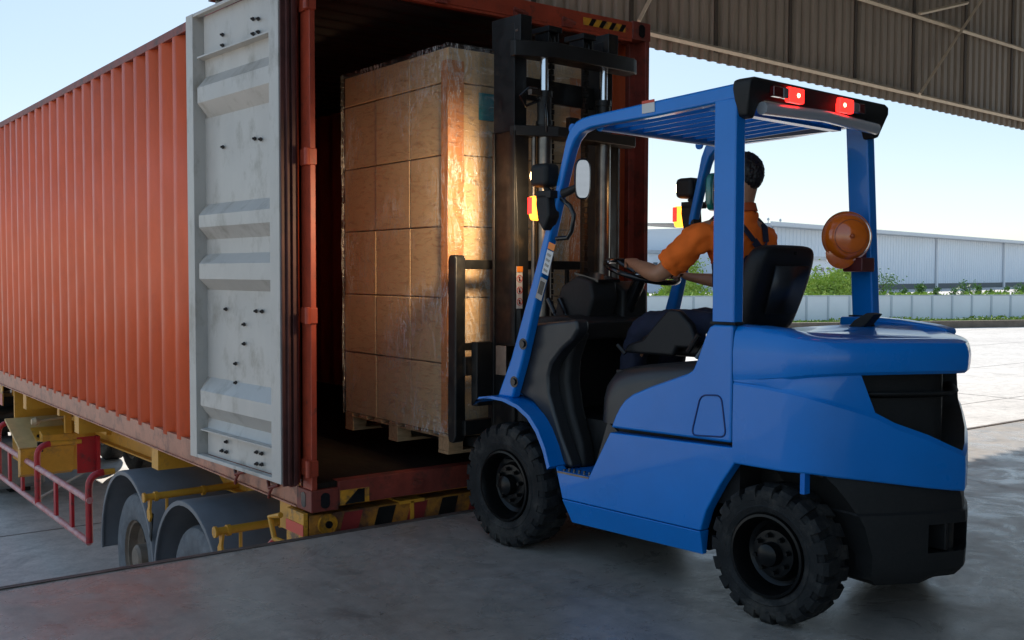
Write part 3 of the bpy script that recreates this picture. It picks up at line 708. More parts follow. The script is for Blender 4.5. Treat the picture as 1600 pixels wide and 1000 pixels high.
# seat base cover
SP = [(.93, .692), (.929, .71), (.922, .80), (.905, .872), (.865, .918), (.80, .944), (.70, .962), (.60, .975), (.46, .99), (.36, .998), (.30, .985), (.30, .692)]
b = MB(); V = []; lay_ = [(-.545, .075), (-.538, .045), (-.520, .018), (-.49, .004), (-.45, 0), (.45, 0), (.49, .004), (.520, .018), (.538, .045), (.545, .075)]
for xx, dd in lay_:
    for i, (y_, z_) in enumerate(SP):
        t_y = y_-dd*(1 if y_ > .31 else 0)*(1 if z_ < .95 else .35); t_z = z_-dd*(1 if z_ > .84 else .0)
        V.append((xx, t_y, t_z))
n_ = len(SP); F = [(i*n_+k, i*n_+(k+1) % n_, (i+1)*n_+(k+1) % n_, (i+1)*n_+k) for i in range(len(lay_)-1) for k in range(n_)]+[tuple(range(n_)), tuple(range((len(lay_)-1)*n_, len(lay_)*n_))]
b.add(V, F); FP(b, 'seat_base_cover', GREYP, sharp=60)
# seat
seat = empty('seat', (-.01, .44, 1.0)); seat.parent = fk
def SB(mb, n, m, **k): mb.v = [(v[0], v[1]-.35, v[2]-1.0) for v in mb.v]; return mb.build(n, m, seat, **k)
b = MB(); b.prism([(.28, .99), (.80, .99), (.86, 1.02), (.85, 1.07), (.76, 1.08), (.45, 1.05), (.28, 1.06)], 'x', -.235, .235); SB(b, 'seat_cushion', SEATV, bevel=.03, seg=3)
bk = MB()
def backsec(z, hw, y, th):
    return [(-hw, y+th, z), (-hw*.97, y+.015, z), (-hw*.86, y, z), (0, y-.006, z), (hw*.86, y, z), (hw*.97, y+.015, z), (hw, y+th, z), (hw*.8, y+th+.03, z), (0, y+th+.0, z), (-hw*.8, y+th+.03, z)]
secs = [(1.10, .15, .285, .05), (1.14, .18, .265, .07), (1.2, .20, .25, .08), (1.3, .215, .215, .09), (1.4, .215, .185, .10), (1.455, .205, .17, .09), (1.482, .18, .172, .07), (1.492, .13, .19, .035)]
V = [q for s_ in secs for q in backsec(*s_)]; n = 10
F = [(i*n+k, i*n+(k+1) % n, (i+1)*n+(k+1) % n, (i+1)*n+k) for i in range(len(secs)-1) for k in range(n)]+[tuple(range(n-1, -1, -1)), tuple(range((len(secs)-1)*n, len(secs)*n))]
bk.add(V, F); SB(bk, 'backrest', SEATV, sub=2, sharp=180)
b = MB(); b.add([(-.115, .237, 1.19), (.115, .237, 1.19), (.125, .176, 1.40), (-.125, .176, 1.40)], [(0, 1, 2, 3)]); o = SB(b, 'map_pocket', mat('seat pocket vinyl', (.02, .021, .024), .35), bevel=0); md = o.modifiers.new('s', 'SOLIDIFY'); md.thickness = .012
b = MB(); b.lathe([(0, .004), (.008, .004), (.008, 0)], (.0, .160, 1.455), (0, -1, 0), 10); SB(b, 'seat_button', BLACKG)
for s in (-1, 1):
    b = MB(); x = s*.27
    b.prism([(.90, .99), (.88, 1.03), (.78, 1.06), (.69, 1.15), (.63, 1.205), (.57, 1.20), (.50, 1.14), (.47, 1.07), (.50, 1.03), (.58, 1.03), (.60, .99)], 'x', x-.022, x+.022); SB(b, 'hip_restraint', SEATV, bevel=.016, seg=3)
b = MB(); b.tube([(.20, .9, 1.02), (.27, .86, 1.12), (.27, .6, 1.22), (.26, .42, 1.24)], .045, 12); SB(b, 'armrest', SEATV)
b = MB(); b.box(-.2, .25, .985, .2, .8, 1.0); b.tube([(-.33, .48, 1.02), (-.33, .42, 1.10)], .012, 8); b.tube([(-.32, .86, .99), (-.33, .9, 1.03)], .01, 8); SB(b, 'seat_rail', BLACKM)
b = MB(); b.tube([(-.245, .5, .99), (-.25, .44, 1.06)], .014, 8); b.box(-.27, .40, 1.05, -.24, .43, 1.10); SB(b, 'belt_buckle', CHROME)
# counterweight
PL = [(-.56, .165), (-.56, .05), (-.56, -.05), (-.556, -.10), (-.541, -.15), (-.515, -.195), (-.475, -.238), (-.392, -.300), (-.28, -.379), (-.16, -.449), (-.06, -.496), (0, -.515)]
def mirror(h): return h+[(-x, y) for x, y in h[-2::-1]]
def plan_off(h, off):
    P = mirror(h); n = len(P); out = []
    for i in range(n):
        a = P[max(0, i-1)]; c = P[min(n-1, i+1)]
        t = Vector((c[0]-a[0], c[1]-a[1])).normalized(); nn = Vector((t.y, -t.x))   # outward
        if nn.dot(Vector((P[i][0], P[i][1]-.2))) < 0: nn = -nn
        out.append((P[i][0]+nn.x*off, P[i][1]+nn.y*off))
    return out
def mz(l): return l+l[-2::-1]
PLl = list(PL); PLl[7] = (-.345, -.333)
zb_ = mz([.609, .609, .609, .610, .611, .608, .600, .588, .570, .550, .535, .528])
zl = mz([.935, .930, .922, .917, .908, .895, .878, .83, .79, .742, .695, .672])
zu = mz([.945, .955, .968, .976, .984, .989, .993, .996, .998, .998, .997, .997])
zt_ = mz([1.162, 1.160, 1.152, 1.142, 1.132, 1.126, 1.122, 1.120, 1.119, 1.118, 1.116, 1.115])
rows = []
def row(h, off, zs): rows.append([(x, y, z) for (x, y), z in zip(plan_off(h, off), zs)])
row(PL, -.035, [z+.0 for z in zb_]); row(PL, -.004, [z-.0 for z in zb_]); row(PL, .0, [z+.006 for z in zb_])
row(PL, .002, [(a+b_)/2 for a, b_ in zip(zb_, zl)])
row(PLl, .0, [z-.010 for z in zl]); row(PLl, -.006, zl); row(PLl, -.020, [z+.012 for z in zl])
ri = len(rows)-1
def lowin(k): return min(1, max(0, (k-1)/3))
# recessed band: side columns shallow
rows[-1] = [(x, y, z) for (x, y), z in zip([plan_off(PLl, -.012*min(1, max(0, (min(i, 22-i))/4)))[i] for i in range(23)], [zl[i]+(.012 if 2 < i < 20 else .003) for i in range(23)])]
rows.append([(x, y, z) for (x, y), z in zip([plan_off(PL, -.012*min(1, max(0, (min(i, 22-i))/4)))[i] for i in range(23)], [zu[i]-(.012 if 2 < i < 20 else .003) for i in range(23)])])
row(PL, -.001, zu); row(PL, .003, [z+.022 for z in zu]); row(PL, .005, [a+(b_-a)*.5 for a, b_ in zip(zu, zt_)])
row(PL, -.001, [a+(b_-a)*.74 for a, b_ in zip(zu, zt_)]); row(PL, -.010, [a+(b_-a)*.88 for a, b_ in zip(zu, zt_)]); row(PL, -.026, [z-.007 for z in zt_]); row(PL, -.05, [z-.001 for z in zt_]); row(PL, -.09, zt_); row(PL, -.14, [min(z, 1.14)-.002 for z in zt_])
b = MB(); nC = 23; V = [q for r_ in rows for q in r_]; F = []
VC0, VC1 = 7, 22-7
for r_ in range(len(rows)-1):
    for k in range(nC-1):
        if r_ == ri and VC0 <= k < VC1: continue
        F.append((r_*nC+k, r_*nC+k+1, (r_+1)*nC+k+1, (r_+1)*nC+k))
F.append(tuple((len(rows)-1)*nC+k for k in range(nC)))
b.add(V, F)
cwt = b.build('counterweight', BLUE, fk, sharp=28)
# vent recess
b = MB(); lo = rows[ri][VC0:VC1+1]; hi = rows[ri+1][VC0:VC1+1]; m = len(lo)
def inn(p, d): v = Vector((p[0], p[1]-.15, 0)).normalized(); return (p[0]-v.x*d, p[1]-v.y*d, p[2])
lo2 = [inn(q, .09) for q in lo]; hi2 = [inn(q, .09) for q in hi]
b.add(lo+hi+lo2+hi2, [(k, k+1, 2*m+k+1, 2*m+k) for k in range(m-1)]+[(m+k, m+k+1, 3*m+k+1, 3*m+k) for k in range(m-1)]+[(2*m+k, 2*m+k+1, 3*m+k+1, 3*m+k) for k in range(m-1)]+[(0, m, 3*m, 2*m), (m-1, 2*m-1, 4*m-1, 3*m-1)])
b.build('vent_recess', BLACKP, cwt, sharp=60)
b = MB(); up1 = [inn((q[0]*.97, q[1], .915), .03) for q in hi]; dn = [inn((q[0]*.95, q[1], .895), .07) for q in hi]
b.add(up1+dn, [(k, k+1, m+k+1, m+k) for k in range(m-1)]); o = b.build('vent_louvre', BLACKP, cwt); md = o.modifiers.new('s', 'SOLIDIFY'); md.thickness = .008
# bottom black bumper / weight
def yplan(x):
    x = -abs(x)
    for (a, c) in zip(PL[2:-1], PL[3:]):
        if a[0] <= x <= c[0]: return a[1]+(c[1]-a[1])*(x-a[0])/(c[0]-a[0]+1e-9)
    return PL[2][1]
def zbx(x):
    x = -abs(x); h = list(zip([q[0] for q in PL], zb_))
    for (a, c) in zip(h[2:-1], h[3:]):
        if a[0] <= x <= c[0]: return a[1]+(c[1]-a[1])*(x-a[0])/(c[0]-a[0]+1e-9)
    return .609
brow = [('t', -.505, -.02), (.56, -.465, -.012), (.512, -.433, -.010), (.46, -.402, -.008), (.452, -.398, .004), (.425, -.385, .006), (.410, -.378, .006), (.300, -.352, .004), (.285, -.351, .003), (.235, -.352, .0), (.20, -.345, -.012), (.175, -.325, -.035)]
V = []; cols = 0; allrows = []
for z, xs0, off in brow:
    xsx = [xs0+(-.16-xs0)*t/5 for t in range(6)]+[-.10, -.04]; xsx = xsx+[0]+[-q for q in xsx[::-1]]
    rr_ = []
    for xx in xsx:
        yy = yplan(xx); nn = Vector((xx, yy-.15)).normalized()
        zz = zbx(xx)+.004 if z == 't' else min(z, zbx(xx)-.0)
        if z not in ('t',) and z > .5: zz = min(z, zbx(xx)-.02*(1+(.56-z)*10))
        if z == .175 or z == .20: zz = z+(.02 if abs(xx) < .12 else 0)
        rr_.append((xx+nn.x*off, yy+nn.y*off, zz))
    allrows.append(rr_)
nC = len(allrows[0]); b = MB(); V = [q for r_ in allrows for q in r_]; F = []
NR = 6
for r_ in range(len(allrows)-1):
    for k in range(nC-1):
        if r_ == NR and 5 <= k < nC-6: continue
        F.append((r_*nC+k, r_*nC+k+1, (r_+1)*nC+k+1, (r_+1)*nC+k))
base = len(V)
# arch returns
for r_ in allrows:
    for s_, q in ((0, r_[0]), (1, r_[-1])):
        V.append((q[0]*.86, q[1]+.30, q[2]))
for r_ in range(len(allrows)-1):
    for s_ in (0, 1):
        e0 = r_*nC+(0 if s_ == 0 else nC-1); e1 = (r_+1)*nC+(0 if s_ == 0 else nC-1)
        F.append((e0, e1, base+2*(r_+1)+s_, base+2*r_+s_))
lr_ = (len(allrows)-1); F.append(tuple([lr_*nC+k for k in range(nC)]+[base+2*lr_+1, base+2*lr_]))
b.add(V, F); bmp = b.build('rear_bumper', BLACKP, fk, sharp=30)
# notch
b = MB(); lo = allrows[NR+1][5:nC-5]; hi = allrows[NR][5:nC-5]; m = len(lo); lo2 = [inn(q, .10) for q in lo]; hi2 = [inn(q, .10) for q in hi]
b.add(lo+hi+lo2+hi2, [(k, k+1, 2*m+k+1, 2*m+k) for k in range(m-1)]+[(m+k, m+k+1, 3*m+k+1, 3*m+k) for k in range(m-1)]+[(2*m+k, 2*m+k+1, 3*m+k+1, 3*m+k) for k in range(m-1)]+[(0, m, 3*m, 2*m), (m-1, 2*m-1, 4*m-1, 3*m-1)])
b.build('drawbar_pocket', BLACKG, bmp); b = MB(); b.box(-.075, -.48, .302, -.055, -.40, .408); b.build('pocket_divider', BLACKM, bmp, bevel=.004)
b = MB(); b.tube([(0, -.46, .29), (0, -.46, .40)], .014, 10); b.build('drawbar_pin', BLACKM, bmp)
b = MB()
for s in (-1, 1): b.box(min(s*.50, s*.535), -.15, .53, max(s*.50, s*.535), -.13, .62)
b.split('mud_flap_bracket', BLUEI, fk)
b = MB()
for s in (-1, 1): b.box(min(s*.30, s*.49), -.20, .598, max(s*.30, s*.49), .3, .604)
b.box(-.3, -.3, .3, .3, -.1, .6); FP(b, 'wheel_arch_liner', BLACKM)
# rim beads at far pillar base (raised hood edge)
for s in (-1, 1):
    b = MB(); P = [(.17, 1.1), (.165, 1.15), (.15, 1.155)] if s < 0 else [(.30, 1.165), (.14, 1.168), (.0, 1.160), (-.15, 1.143), (-.22, 1.128), (-.22, 1.10), (.30, 1.10)]
    pr(b, P, s, .44, .535); FP(b, 'hood_shoulder', BLUE, bevel=.012, seg=3)
    b = MB(); b.box(min(s*.492, s*.563), .158, 1.160, max(s*.492, s*.563), .282, 1.172); FP(b, 'pillar_collar', RUBBER, bevel=.003)
b = MB(); b.box(-.45, -.2, 1.06, .45, .2, 1.118); FP(b, 'hood_top', BLUE, bevel=.01)
b = MB(); b.tube([(.18, .06, 1.12), (.22, .0, 1.15)], .02, 8); b.prism([(.08, 1.12), (.04, 1.165), (-.02, 1.20), (-.06, 1.195), (-.02, 1.15), (.03, 1.12)], 'x', .12, .19); FP(b, 'hood_latch', BLACKP, bevel=.006)
# wheels
def wheel(name, c, Rr, wd, nl, rim):
    w_ = empty(name, c); w_.parent = fk
    t = MB(); s = -1
    hw = wd/2
    prof = [(rim, -hw+.02), (rim+.012, -hw+.004), (rim+(Rr-rim)*.3, -hw-.004), (rim+(Rr-rim)*.34, -hw-.001), (rim+(Rr-rim)*.62, -hw-.002), (Rr-.055, -hw+.002), (Rr-.032, -hw+.006), (Rr-.022, -hw+.014), (Rr-.020, 0), (Rr-.022, hw-.014), (Rr-.032, hw-.006), (Rr-.055, hw-.002), (rim+.012, hw-.004), (rim, hw-.02)]
    t.lathe(prof, (0, 0, 0), (1, 0, 0), 72)
    for k in range(nl):
        for sd_ in (-1, 1):
            a0 = 2*math.pi*(k+(0 if sd_ < 0 else .5))/nl; da = 2*math.pi/nl*.31
            # lug: tapered block from centre line to shoulder
            def pt(ang, rad, x): return (x, rad*math.sin(ang), rad*math.cos(ang))
            V = []
            sw = .05
            for (x, rr_, sh) in ((sd_*-.004, Rr, .55), (sd_*hw*.5, Rr, .2), (sd_*(hw-.012), Rr-.004, 0), (sd_*(hw+.0015), Rr-.02, 0), (sd_*(hw+.003), Rr-.055, 0)):
                for (sgn, dr_) in ((-1, 0), (1, 0), (1, -.05), (-1, -.05)):
                    r3 = rr_+(dr_ if rr_ > Rr-.03 else dr_*.3); V.append(pt(a0+sgn*da*(1 if rr_ > Rr-.03 else .85)+sh*sw*1.6, r3, x if not (dr_ and abs(x) > hw) else x-sd_*.01))
            F = [(0, 1, 2, 3), (19, 18, 17, 16)]
            for q in range(4):
                for z_ in range(4): F.append((q*4+z_, q*4+(z_+1) % 4, q*4+4+(z_+1) % 4, q*4+4+z_))
            t.add(V, F)
    t.build('tyre', RUBBER, w_, sharp=25)
    r_ = MB(); o_ = -hw
    r_.lathe([(rim+.006, o_+.012), (rim+.004, o_-.004), (rim-.006, o_-.006), (rim-.012, o_+.006), (rim-.02, o_+.03), (rim-.028, o_+.075), (rim*.72, o_+.085), (rim*.62, o_+.07), (rim*.58, o_+.05), (rim*.30, o_+.045), (rim*.30, o_+.02), (rim*.27, o_+.005), (rim*.15, o_-.004), (0, o_-.006)], (0, 0, 0), (1, 0, 0), 48)
    rm = r_.build('rim', mat('black wheel rim', (.004, .004, .004), .3, spec=.25), w_, sharp=30)
    n_ = MB()
    for k in range(8):
        a = 2*math.pi*k/8+.2; rr_ = rim*.46
        n_.lathe([(0, -.02), (.009, -.02), (.009, 0), (.013, 0), (.013, .012)], (o_+.045, rr_*math.sin(a), rr_*math.cos(a)), (1, 0, 0), 6)
    n_.split('wheel_nut', mat('black wheel nut', (.004, .004, .004), .4, spec=.2), rm)
    return w_
wr = wheel('rear_wheel', (-.56+.08, 0, .27), .273, .165, 20, .158)
wf = wheel('front_wheel', (-.57+.09, 1.535, .307), .309, .19, 22, .17)
for w_, c in ((wr, (.48, 0, .27)), (wf, (.48, 1.535, .307))):
    c2 = copy_tree(w_, fk); c2.location = c; c2.rotation_euler = (0, 0, math.pi)
# overhead guard
apf = [(1.606, .745), (1.504, .944), (1.353, 1.324), (1.218, 1.686), (1.150, 1.90), (1.128, 1.975), (1.10, 2.03), (1.062, 2.058), (1.02, 2.072), (.954, 2.078), (.60, 2.096), (.165, 2.116)]
apr = [(.165, 2.050), (.60, 2.030), (.90, 2.024), (.97, 2.020), (1.03, 2.004), (1.065, 1.975), (1.088, 1.935), (1.110, 1.88), (1.178, 1.684), (1.292, 1.324), (1.412, .949), (1.49, .745)]
def lean(mb, n0):
    mb.v = mb.v[:n0]+[(v[0]-.075*max(0, v[2]-1.16)/.95+(.015 if v[2] < 1.2 else 0), v[1], v[2]) if v[0] > 0 else v for v in mb.v[n0:]]
def apil(mb, s): pr(mb, apf+apr, s, .503, .56); lean(mb, 0)
ap = both(apil, 'guard_side_frame', BLUE, bevel=.014, seg=3)
def bpil(mb, s): mb.box(min(s*.495, s*.56), .166, 1.165, max(s*.495, s*.56), .276, 2.06); lean(mb, 0)
both(bpil, 'guard_rear_pillar', BLUE, bevel=.010, seg=3)
b = MB(); b.tube([(-.5, .96, 2.035), (.43, .96, 2.035)], .026, 14); FP(b, 'guard_cross_tube', BLUE)
b = MB(); b.box(-.5, .30, 2.03, .43, .345, 2.045); FP(b, 'guard_cross_tube', BLUE)
for i in range(9):
    x = -.42+i*.096; b = MB(); b.box(x-.006, .18, 2.032, x+.006, .95, 2.072, ); b.v = [(v[0], v[1], v[2]+(.02 if v[1] < .5 else -.008)) for v in b.v]; FP(b, 'guard_roof_bar', BLUEI, bevel=.003)
b = MB(); b.tube([(-.47, .11, 2.018), (-.04, .10, 2.030), (.40, .11, 2.018)], .026, 14); FP(b, 'guard_rear_tube', mat('bright blue grey tube', (.75, .78, .82), .25, metal=.6))
b = MB()
b.prism([(-.57, 2.122), (-.54, 2.132), (.45, 2.132), (.48, 2.122), (.485, 2.09), (.455, 1.985), (.41, 1.975), (.38, 2.03), (.34, 2.056), (-.42, 2.056), (-.47, 2.03), (-.50, 1.975), (-.545, 1.985), (-.575, 2.09)], 'y', .09, .178)
b.v = [(v[0], v[1]+(.035 if (v[2] < 2.06 and v[1] < .1) else 0), v[2]) for v in b.v]
bar = FP(b, 'light_bar', BLACKP, bevel=.010, seg=3)
def lens(x0, x1, m_, nm, z0=2.066, z1=2.108):
    b = MB(); b.box(x0, .075, z0, x1, .10, z1); return b.build(nm, m_, bar, bevel=.005)
lens(-.44, -.375, REDO, 'unlit_lamp'); lens(-.372, -.335, CLRL, 'reverse_lamp'); l1 = lens(-.332, -.225, REDL, 'brake_lamp', 2.056, 2.116)
lens(.045, .155, REDL, 'brake_lamp', 2.056, 2.116); lens(.158, .20, CLRL, 'reverse_lamp'); lens(.203, .25, REDO, 'unlit_lamp')
for x in (-.27, .08):
    b = MB(); b.lathe([(0, .006), (.008, .004), (.010, 0)], (x, .0755, 2.086), (0, -1, 0), 12); b.build('lamp_bulb', REDHOT, bar)
# guard front ear brackets
for s in (-1, 1):
    b = MB(); b.lathe([(0, -.006), (.022, -.006), (.022, .006), (0, .006)], (s*.50-(.06 if s > 0 else 0), 1.135, 2.04), (1, 0, 0), 16); b.box(min(s*.494, s*.506), 1.08, 2.02, max(s*.494, s*.506), 1.13, 2.055); FP(b, 'lifting_eye', BLUEI)
    b = MB()
    for (y, z) in ((1.44, 1.02), (1.505, .83)): b.lathe([(0, .008), (.016, .008), (.018, 0), (.028, 0), (.028, -.002)], (s*.561, y-.03, z), (s, 0, 0), 16)
    b.split('pillar_bolt', BLACKG, fk)
# stickers
def sticker(y0, z0, y1, z1, wv, m_, nm, x=-.5615, th=.0015):
    # quad strip along pillar from (y0,z0) to (y1,z1), width wv
    d = Vector((y1-y0, z1-z0)).normalized(); n = Vector((d.y, -d.x))*wv/2
    b = MB(); b.prism([(y0+n.x, z0+n.y), (y1+n.x, z1+n.y), (y1-n.x, z1-n.y), (y0-n.x, z0-n.y)], 'x', x-th, x); return b.build(nm, m_, fk)
sticker(.655, 2.072, .585, 2.074, .05, WHITE, 'roof_sticker'); sticker(.655, 2.094, .585, 2.096, .012, REDST, 'sticker_band', -.5632)
sticker(1.218, 1.47, 1.255, 1.36, .045, WHITE, 'pillar_sticker'); sticker(1.205, 1.505, 1.216, 1.475, .045, ORST, 'sticker_band'); sticker(1.262, 1.34, 1.30, 1.24, .045, CLRL, 'pillar_sticker')
sticker(1.268, 1.325, 1.290, 1.265, .030, BLACKG, 'sticker_print', -.5632)
for q in range(4): sticker(1.224+.008*q, 1.455-.024*q, 1.229+.008*q, 1.445-.024*q, .026, CLRL, 'sticker_print', -.5632)
b = MB(); b.box(.405, .30, 2.03, .4135, .85, 2.07); FP(b, 'roof_label', CLRL)
# mirrors and front lamps
def lampset(s, mirror=True):
    X = s*.56-(.05 if s > 0 else 0)
    def FP(mb, n, m, parent=fk, **k):
        o = mb.build(n, m, parent, **k); o.location = (0, -.025, .07); return o
    b = MB(); secs_ = [(1.335, .035), (1.33, .055), (1.27, .062), (1.20, .05), (1.17, .02)]
    b = MB(); b.box(X-.055, 1.22, 1.70, X+.045, 1.34, 1.81); bh = FP(b, 'headlight', BLACKP, bevel=.026, seg=3)
    b = MB(); b.lathe([(0, .006), (.035, .004), (.042, 0)], (X-.005, 1.338, 1.755), (0, 1, 0), 20); b.build('headlight_lens', mat('lit headlight glass', (1, .8, .5), .2, emit=(1, .62, .28), es=6), bh)
    b = MB(); b.box(X-.045, 1.20, 1.645, X+.05, 1.30, 1.68); b.tube([(X-.01, 1.27, 1.70), (X, 1.24, 1.66)], .016, 8); b.tube([(X, 1.16, 1.665), (X-.005, 1.11, 1.675), (X-.01, 1.06, 1.69), (X-.015, 1.03, 1.73)], [.022, .02, .014, .010], 10); FP(b, 'lamp_clamp', BLACKP, bevel=.008)
    b = MB(); b.prism([(1.30, 1.67), (1.305, 1.62), (1.29, 1.54), (1.25, 1.49), (1.21, 1.56), (1.22, 1.67)], 'x', X-.045, X+.03); ts = FP(b, 'turn_signal', BLACKP, bevel=.012, seg=3)
    b = MB(); b.prism([(1.36, 1.66), (1.365, 1.59), (1.35, 1.545), (1.30, 1.545), (1.30, 1.66)], 'x', X-.04, X+.03); b.build('turn_signal_lens', AMBL, ts, bevel=.012, seg=3)
    b = MB(); b.box(X-.0412, 1.33, 1.575, X-.03, 1.362, 1.655); b.build('red_lens', REDL, ts, bevel=.003)
for s in (-1, 1): lampset(s)
# near mirror
b = MB(); mc = Vector((-.585, .985, 1.79)); 
def mirrorm(mc, hh, ww, rz, tilt=0):
    T = Matrix.Translation(mc) @ Matrix.Rotation(rz, 4, 'Z') @ Matrix.Rotation(tilt, 4, 'X')
    P = []
    for i in range(28):
        a = 2*math.pi*i/28; cx_, sz_ = math.cos(a), math.sin(a)
        P.append((math.copysign(abs(cx_)**.6, cx_)*ww, math.copysign(abs(sz_)**.6, sz_)*hh))
    k1 = MB(); k1.prism(P, 'y', .0, .04, T)
    k2 = MB(); k2.prism([(q[0]*.86, q[1]*.92) for q in P], 'y', -.003, -.001, T)
    return k1, k2
k1, k2 = mirrorm(mc, .092, .036, R(-40), R(4)); mh = FP(k1, 'mirror', BLACKG, bevel=.008); k2.build('mirror_glass', MIRR, mh)
k1, k2 = mirrorm(Vector((.47, 1.03, 1.79)), .10, .075, R(8), 0); mh = FP(k1, 'mirror', TEALG, bevel=.012); k2.build('mirror_glass', mat('dim mirror glass', (.25, .27, .28), .1, metal=.8), mh)
b = MB(); b.tube([(.47, 1.06, 1.78), (.52, 1.14, 1.74)], .014, 8); FP(b, 'mirror_arm', BLACKP)
# grab handle
b = MB(); b.tube([(-.54, 1.17, 1.715), (-.54, 1.11, 1.675), (-.54, 1.085, 1.635), (-.54, 1.10, 1.56), (-.54, 1.125, 1.53), (-.54, 1.20, 1.527)], .011, 10); FP(b, 'grab_handle', BLACKG)
# beacon on far pillar
bc = Vector((.33, .20, 1.535)); bax = Vector((-.62, -.78, 0.0)).normalized()
b = MB(); b.lathe([(0, .060), (.03, .058), (.06, .052), (.085, .040), (.103, .018), (.108, -.01), (.10, -.05), (.085, -.075), (0, -.085)], bc, bax, 40); bo = FP(b, 'warning_beacon', AMBER, sharp=60)
b = MB(); b.lathe([(.103, .0), (.114, .002), (.116, -.010), (.105, -.018)], bc, bax, 40); b.build('beacon_ring', mat('amber ring', (.5, .1, .008), .15, coat=1), bo)
b = MB()
for rr_ in (.025, .05, .075): b.lathe([(rr_-.002, .058-.15*rr_), (rr_+.002, .058-.15*rr_), (rr_, .063-.2*rr_)], bc, bax, 32)
b.lathe([(0, .075), (.010, .068), (.012, .055)], bc, bax, 14); b.split('lens_ring', AMBERD, bo)
b = MB(); b.lathe([(0, .02), (.055, .012), (.072, 0), (.065, -.03), (0, -.04)], bc+Vector((-.015, .02, -.075)), bax, 24); b.build('lower_lens', AMBER, bo)
b = MB(); b.box(.36, .14, 1.375, .47, .24, 1.44); b.box(.40, .19, 1.42, .50, .26, 1.60); b.build('beacon_bracket', mat('dark red plastic', (.10, .012, .012), .4), bo, bevel=.006)
# ---------- mast
mast = empty('mast', (.04, 1.75, 0)); mast.parent = fk
def MP(mb, n, m_, **k): mb.v = [(v[0], v[1]-1.75, v[2]) for v in mb.v]; return mb.build(n, m_, mast, **k)
def chan(mb, x0, x1, y0, y1, z0, z1, s):
    # C channel opening inwards
    t = .018
    xo = x0 if s < 0 else x1
    mb.box(min(xo, xo-s*t), y0, z0, max(xo, xo-s*t), y1, z1)
    a, c = (x0, x1); mb.box(a, y0, z0, c, y0+t, z1); mb.box(a, y1-t, z0, c, y1, z1)
for s in (-1, 1):
    b = MB(); x0, x1 = (-.40, -.30) if s < 0 else (.30, .40); chan(b, x0, x1, 1.70, 1.88, .12, 2.10, s); MP(b, 'outer_rail', BLACKM, bevel=.003)
    b = MB(); x0, x1 = (-.372, -.285) if s < 0 else (.285, .372); b.box(x0, 1.735, .25, x1, 1.90, 2.66); MP(b, 'inner_rail', BLACKM, bevel=.003)
    b = MB(); b.tube([(s*.225, 1.665, .3), (s*.225, 1.665, 2.10)], .042, 20); MP(b, 'lift_cylinder', STEEL)
    b = MB(); b.tube([(s*.285, 1.68, .4), (s*.285, 1.68, 2.12)], .012, 10); MP(b, 'hydraulic_pipe', STEEL)
    b = MB(); b.tube([(s*.225, 1.665, 2.10), (s*.225, 1.665, 2.30)], .038, 18); b.tube([(s*.225, 1.665, 2.285), (s*.225, 1.665, 2.315)], .044, 18); b.tube([(s*.225, 1.665, 2.14), (s*.225, 1.665, 2.16)], .044, 18); MP(b, 'cylinder_head', BLACKM)
    b = MB(); b.tube([(s*.225, 1.665, 2.31), (s*.225, 1.665, 2.50)], .022, 18); MP(b, 'cylinder_rod', CHROME)
    # chain
    b = MB(); z = .5; xx = s*.13
    k = 0
    while z < 2.62:
        b.box(xx-(.014 if k % 2 else .009), 1.70, z, xx+(.014 if k % 2 else .009), 1.722, z+.026); z += .03; k += 1
    MP(b, 'lift_chain', CHAIN)
    b = MB(); b.lathe([(0, -.02), (.05, -.02), (.05, -.012), (.042, -.008), (.042, .008), (.05, .012), (.05, .02), (0, .02)], (xx, 1.745, 2.60), (1, 0, 0), 24)
    b.box(xx-.05, 1.68, 2.64, xx+.05, 1.83, 2.67); b.box(xx-.04, 1.69, 2.58, xx-.03, 1.8, 2.65); b.box(xx+.03, 1.69, 2.58, xx+.04, 1.8, 2.65)
    MP(b, 'chain_pulley', BLACKM, bevel=.003)
    b = MB(); b.box(min(s*.29, s*.37), 1.69, 2.54, max(s*.29, s*.37), 1.92, 2.70); MP(b, 'rail_cap', BLACKM, bevel=.004)
HB = mat('mast crossbeam steel', (.016, .015, .014), .42, spec=.35, var=.25, vs=9, rv=.1)
b = MB(); b.prism([(-.40, 1.70), (-.19, 1.60), (.40, 1.60), (.46, 1.63), (.46, 1.72), (-.40, 1.74)], 'z', 2.485, 2.565); MP(b, 'upper_crossbeam', HB, bevel=.005)
b = MB(); b.prism([(-.40, 1.70), (-.19, 1.59), (.42, 1.60), (.46, 1.64), (.46, 1.72), (-.40, 1.74)], 'z', 2.075, 2.13); MP(b, 'lower_crossbeam', HB, bevel=.005)
b = MB(); b.box(-.29, 1.80, 2.29, .29, 1.83, 2.41); MP(b, 'inner_cross_plate', BLACKM, bevel=.003)
b = MB(); b.box(-.30, 1.80, 1.05, .30, 1.83, 1.12); b.box(-.33, 1.72, .2, .33, 1.8, .4); MP(b, 'lower_cross_plate', BLACKM, bevel=.003)
b = MB(); b.box(-.04, 1.66, 2.12, .03, 1.69, 2.20); MP(b, 'valve_block', BLACKM); b = MB(); b.tube([(-.30, 1.64, 2.32), (-.38, 1.62, 2.31), (-.42, 1.64, 2.27), (-.38, 1.64, 2.22), (-.28, 1.64, 2.26)], .008, 8); MP(b, 'hose', BLACKG); b = MB(); b.tube([(-.26, 1.62, 2.24), (-.27, 1.60, 2.16), (-.25, 1.62, 2.10)], .007, 8); MP(b, 'hose', BLACKG)
b = MB(); b.box(-.34, 1.635, 2.285, -.27, 1.665, 2.315); b.lathe([(0, .0), (.012, 0), (.012, .02)], (-.36, 1.73, 2.62), (0, -1, 0), 12); MP(b, 'hose_clip', STEEL)
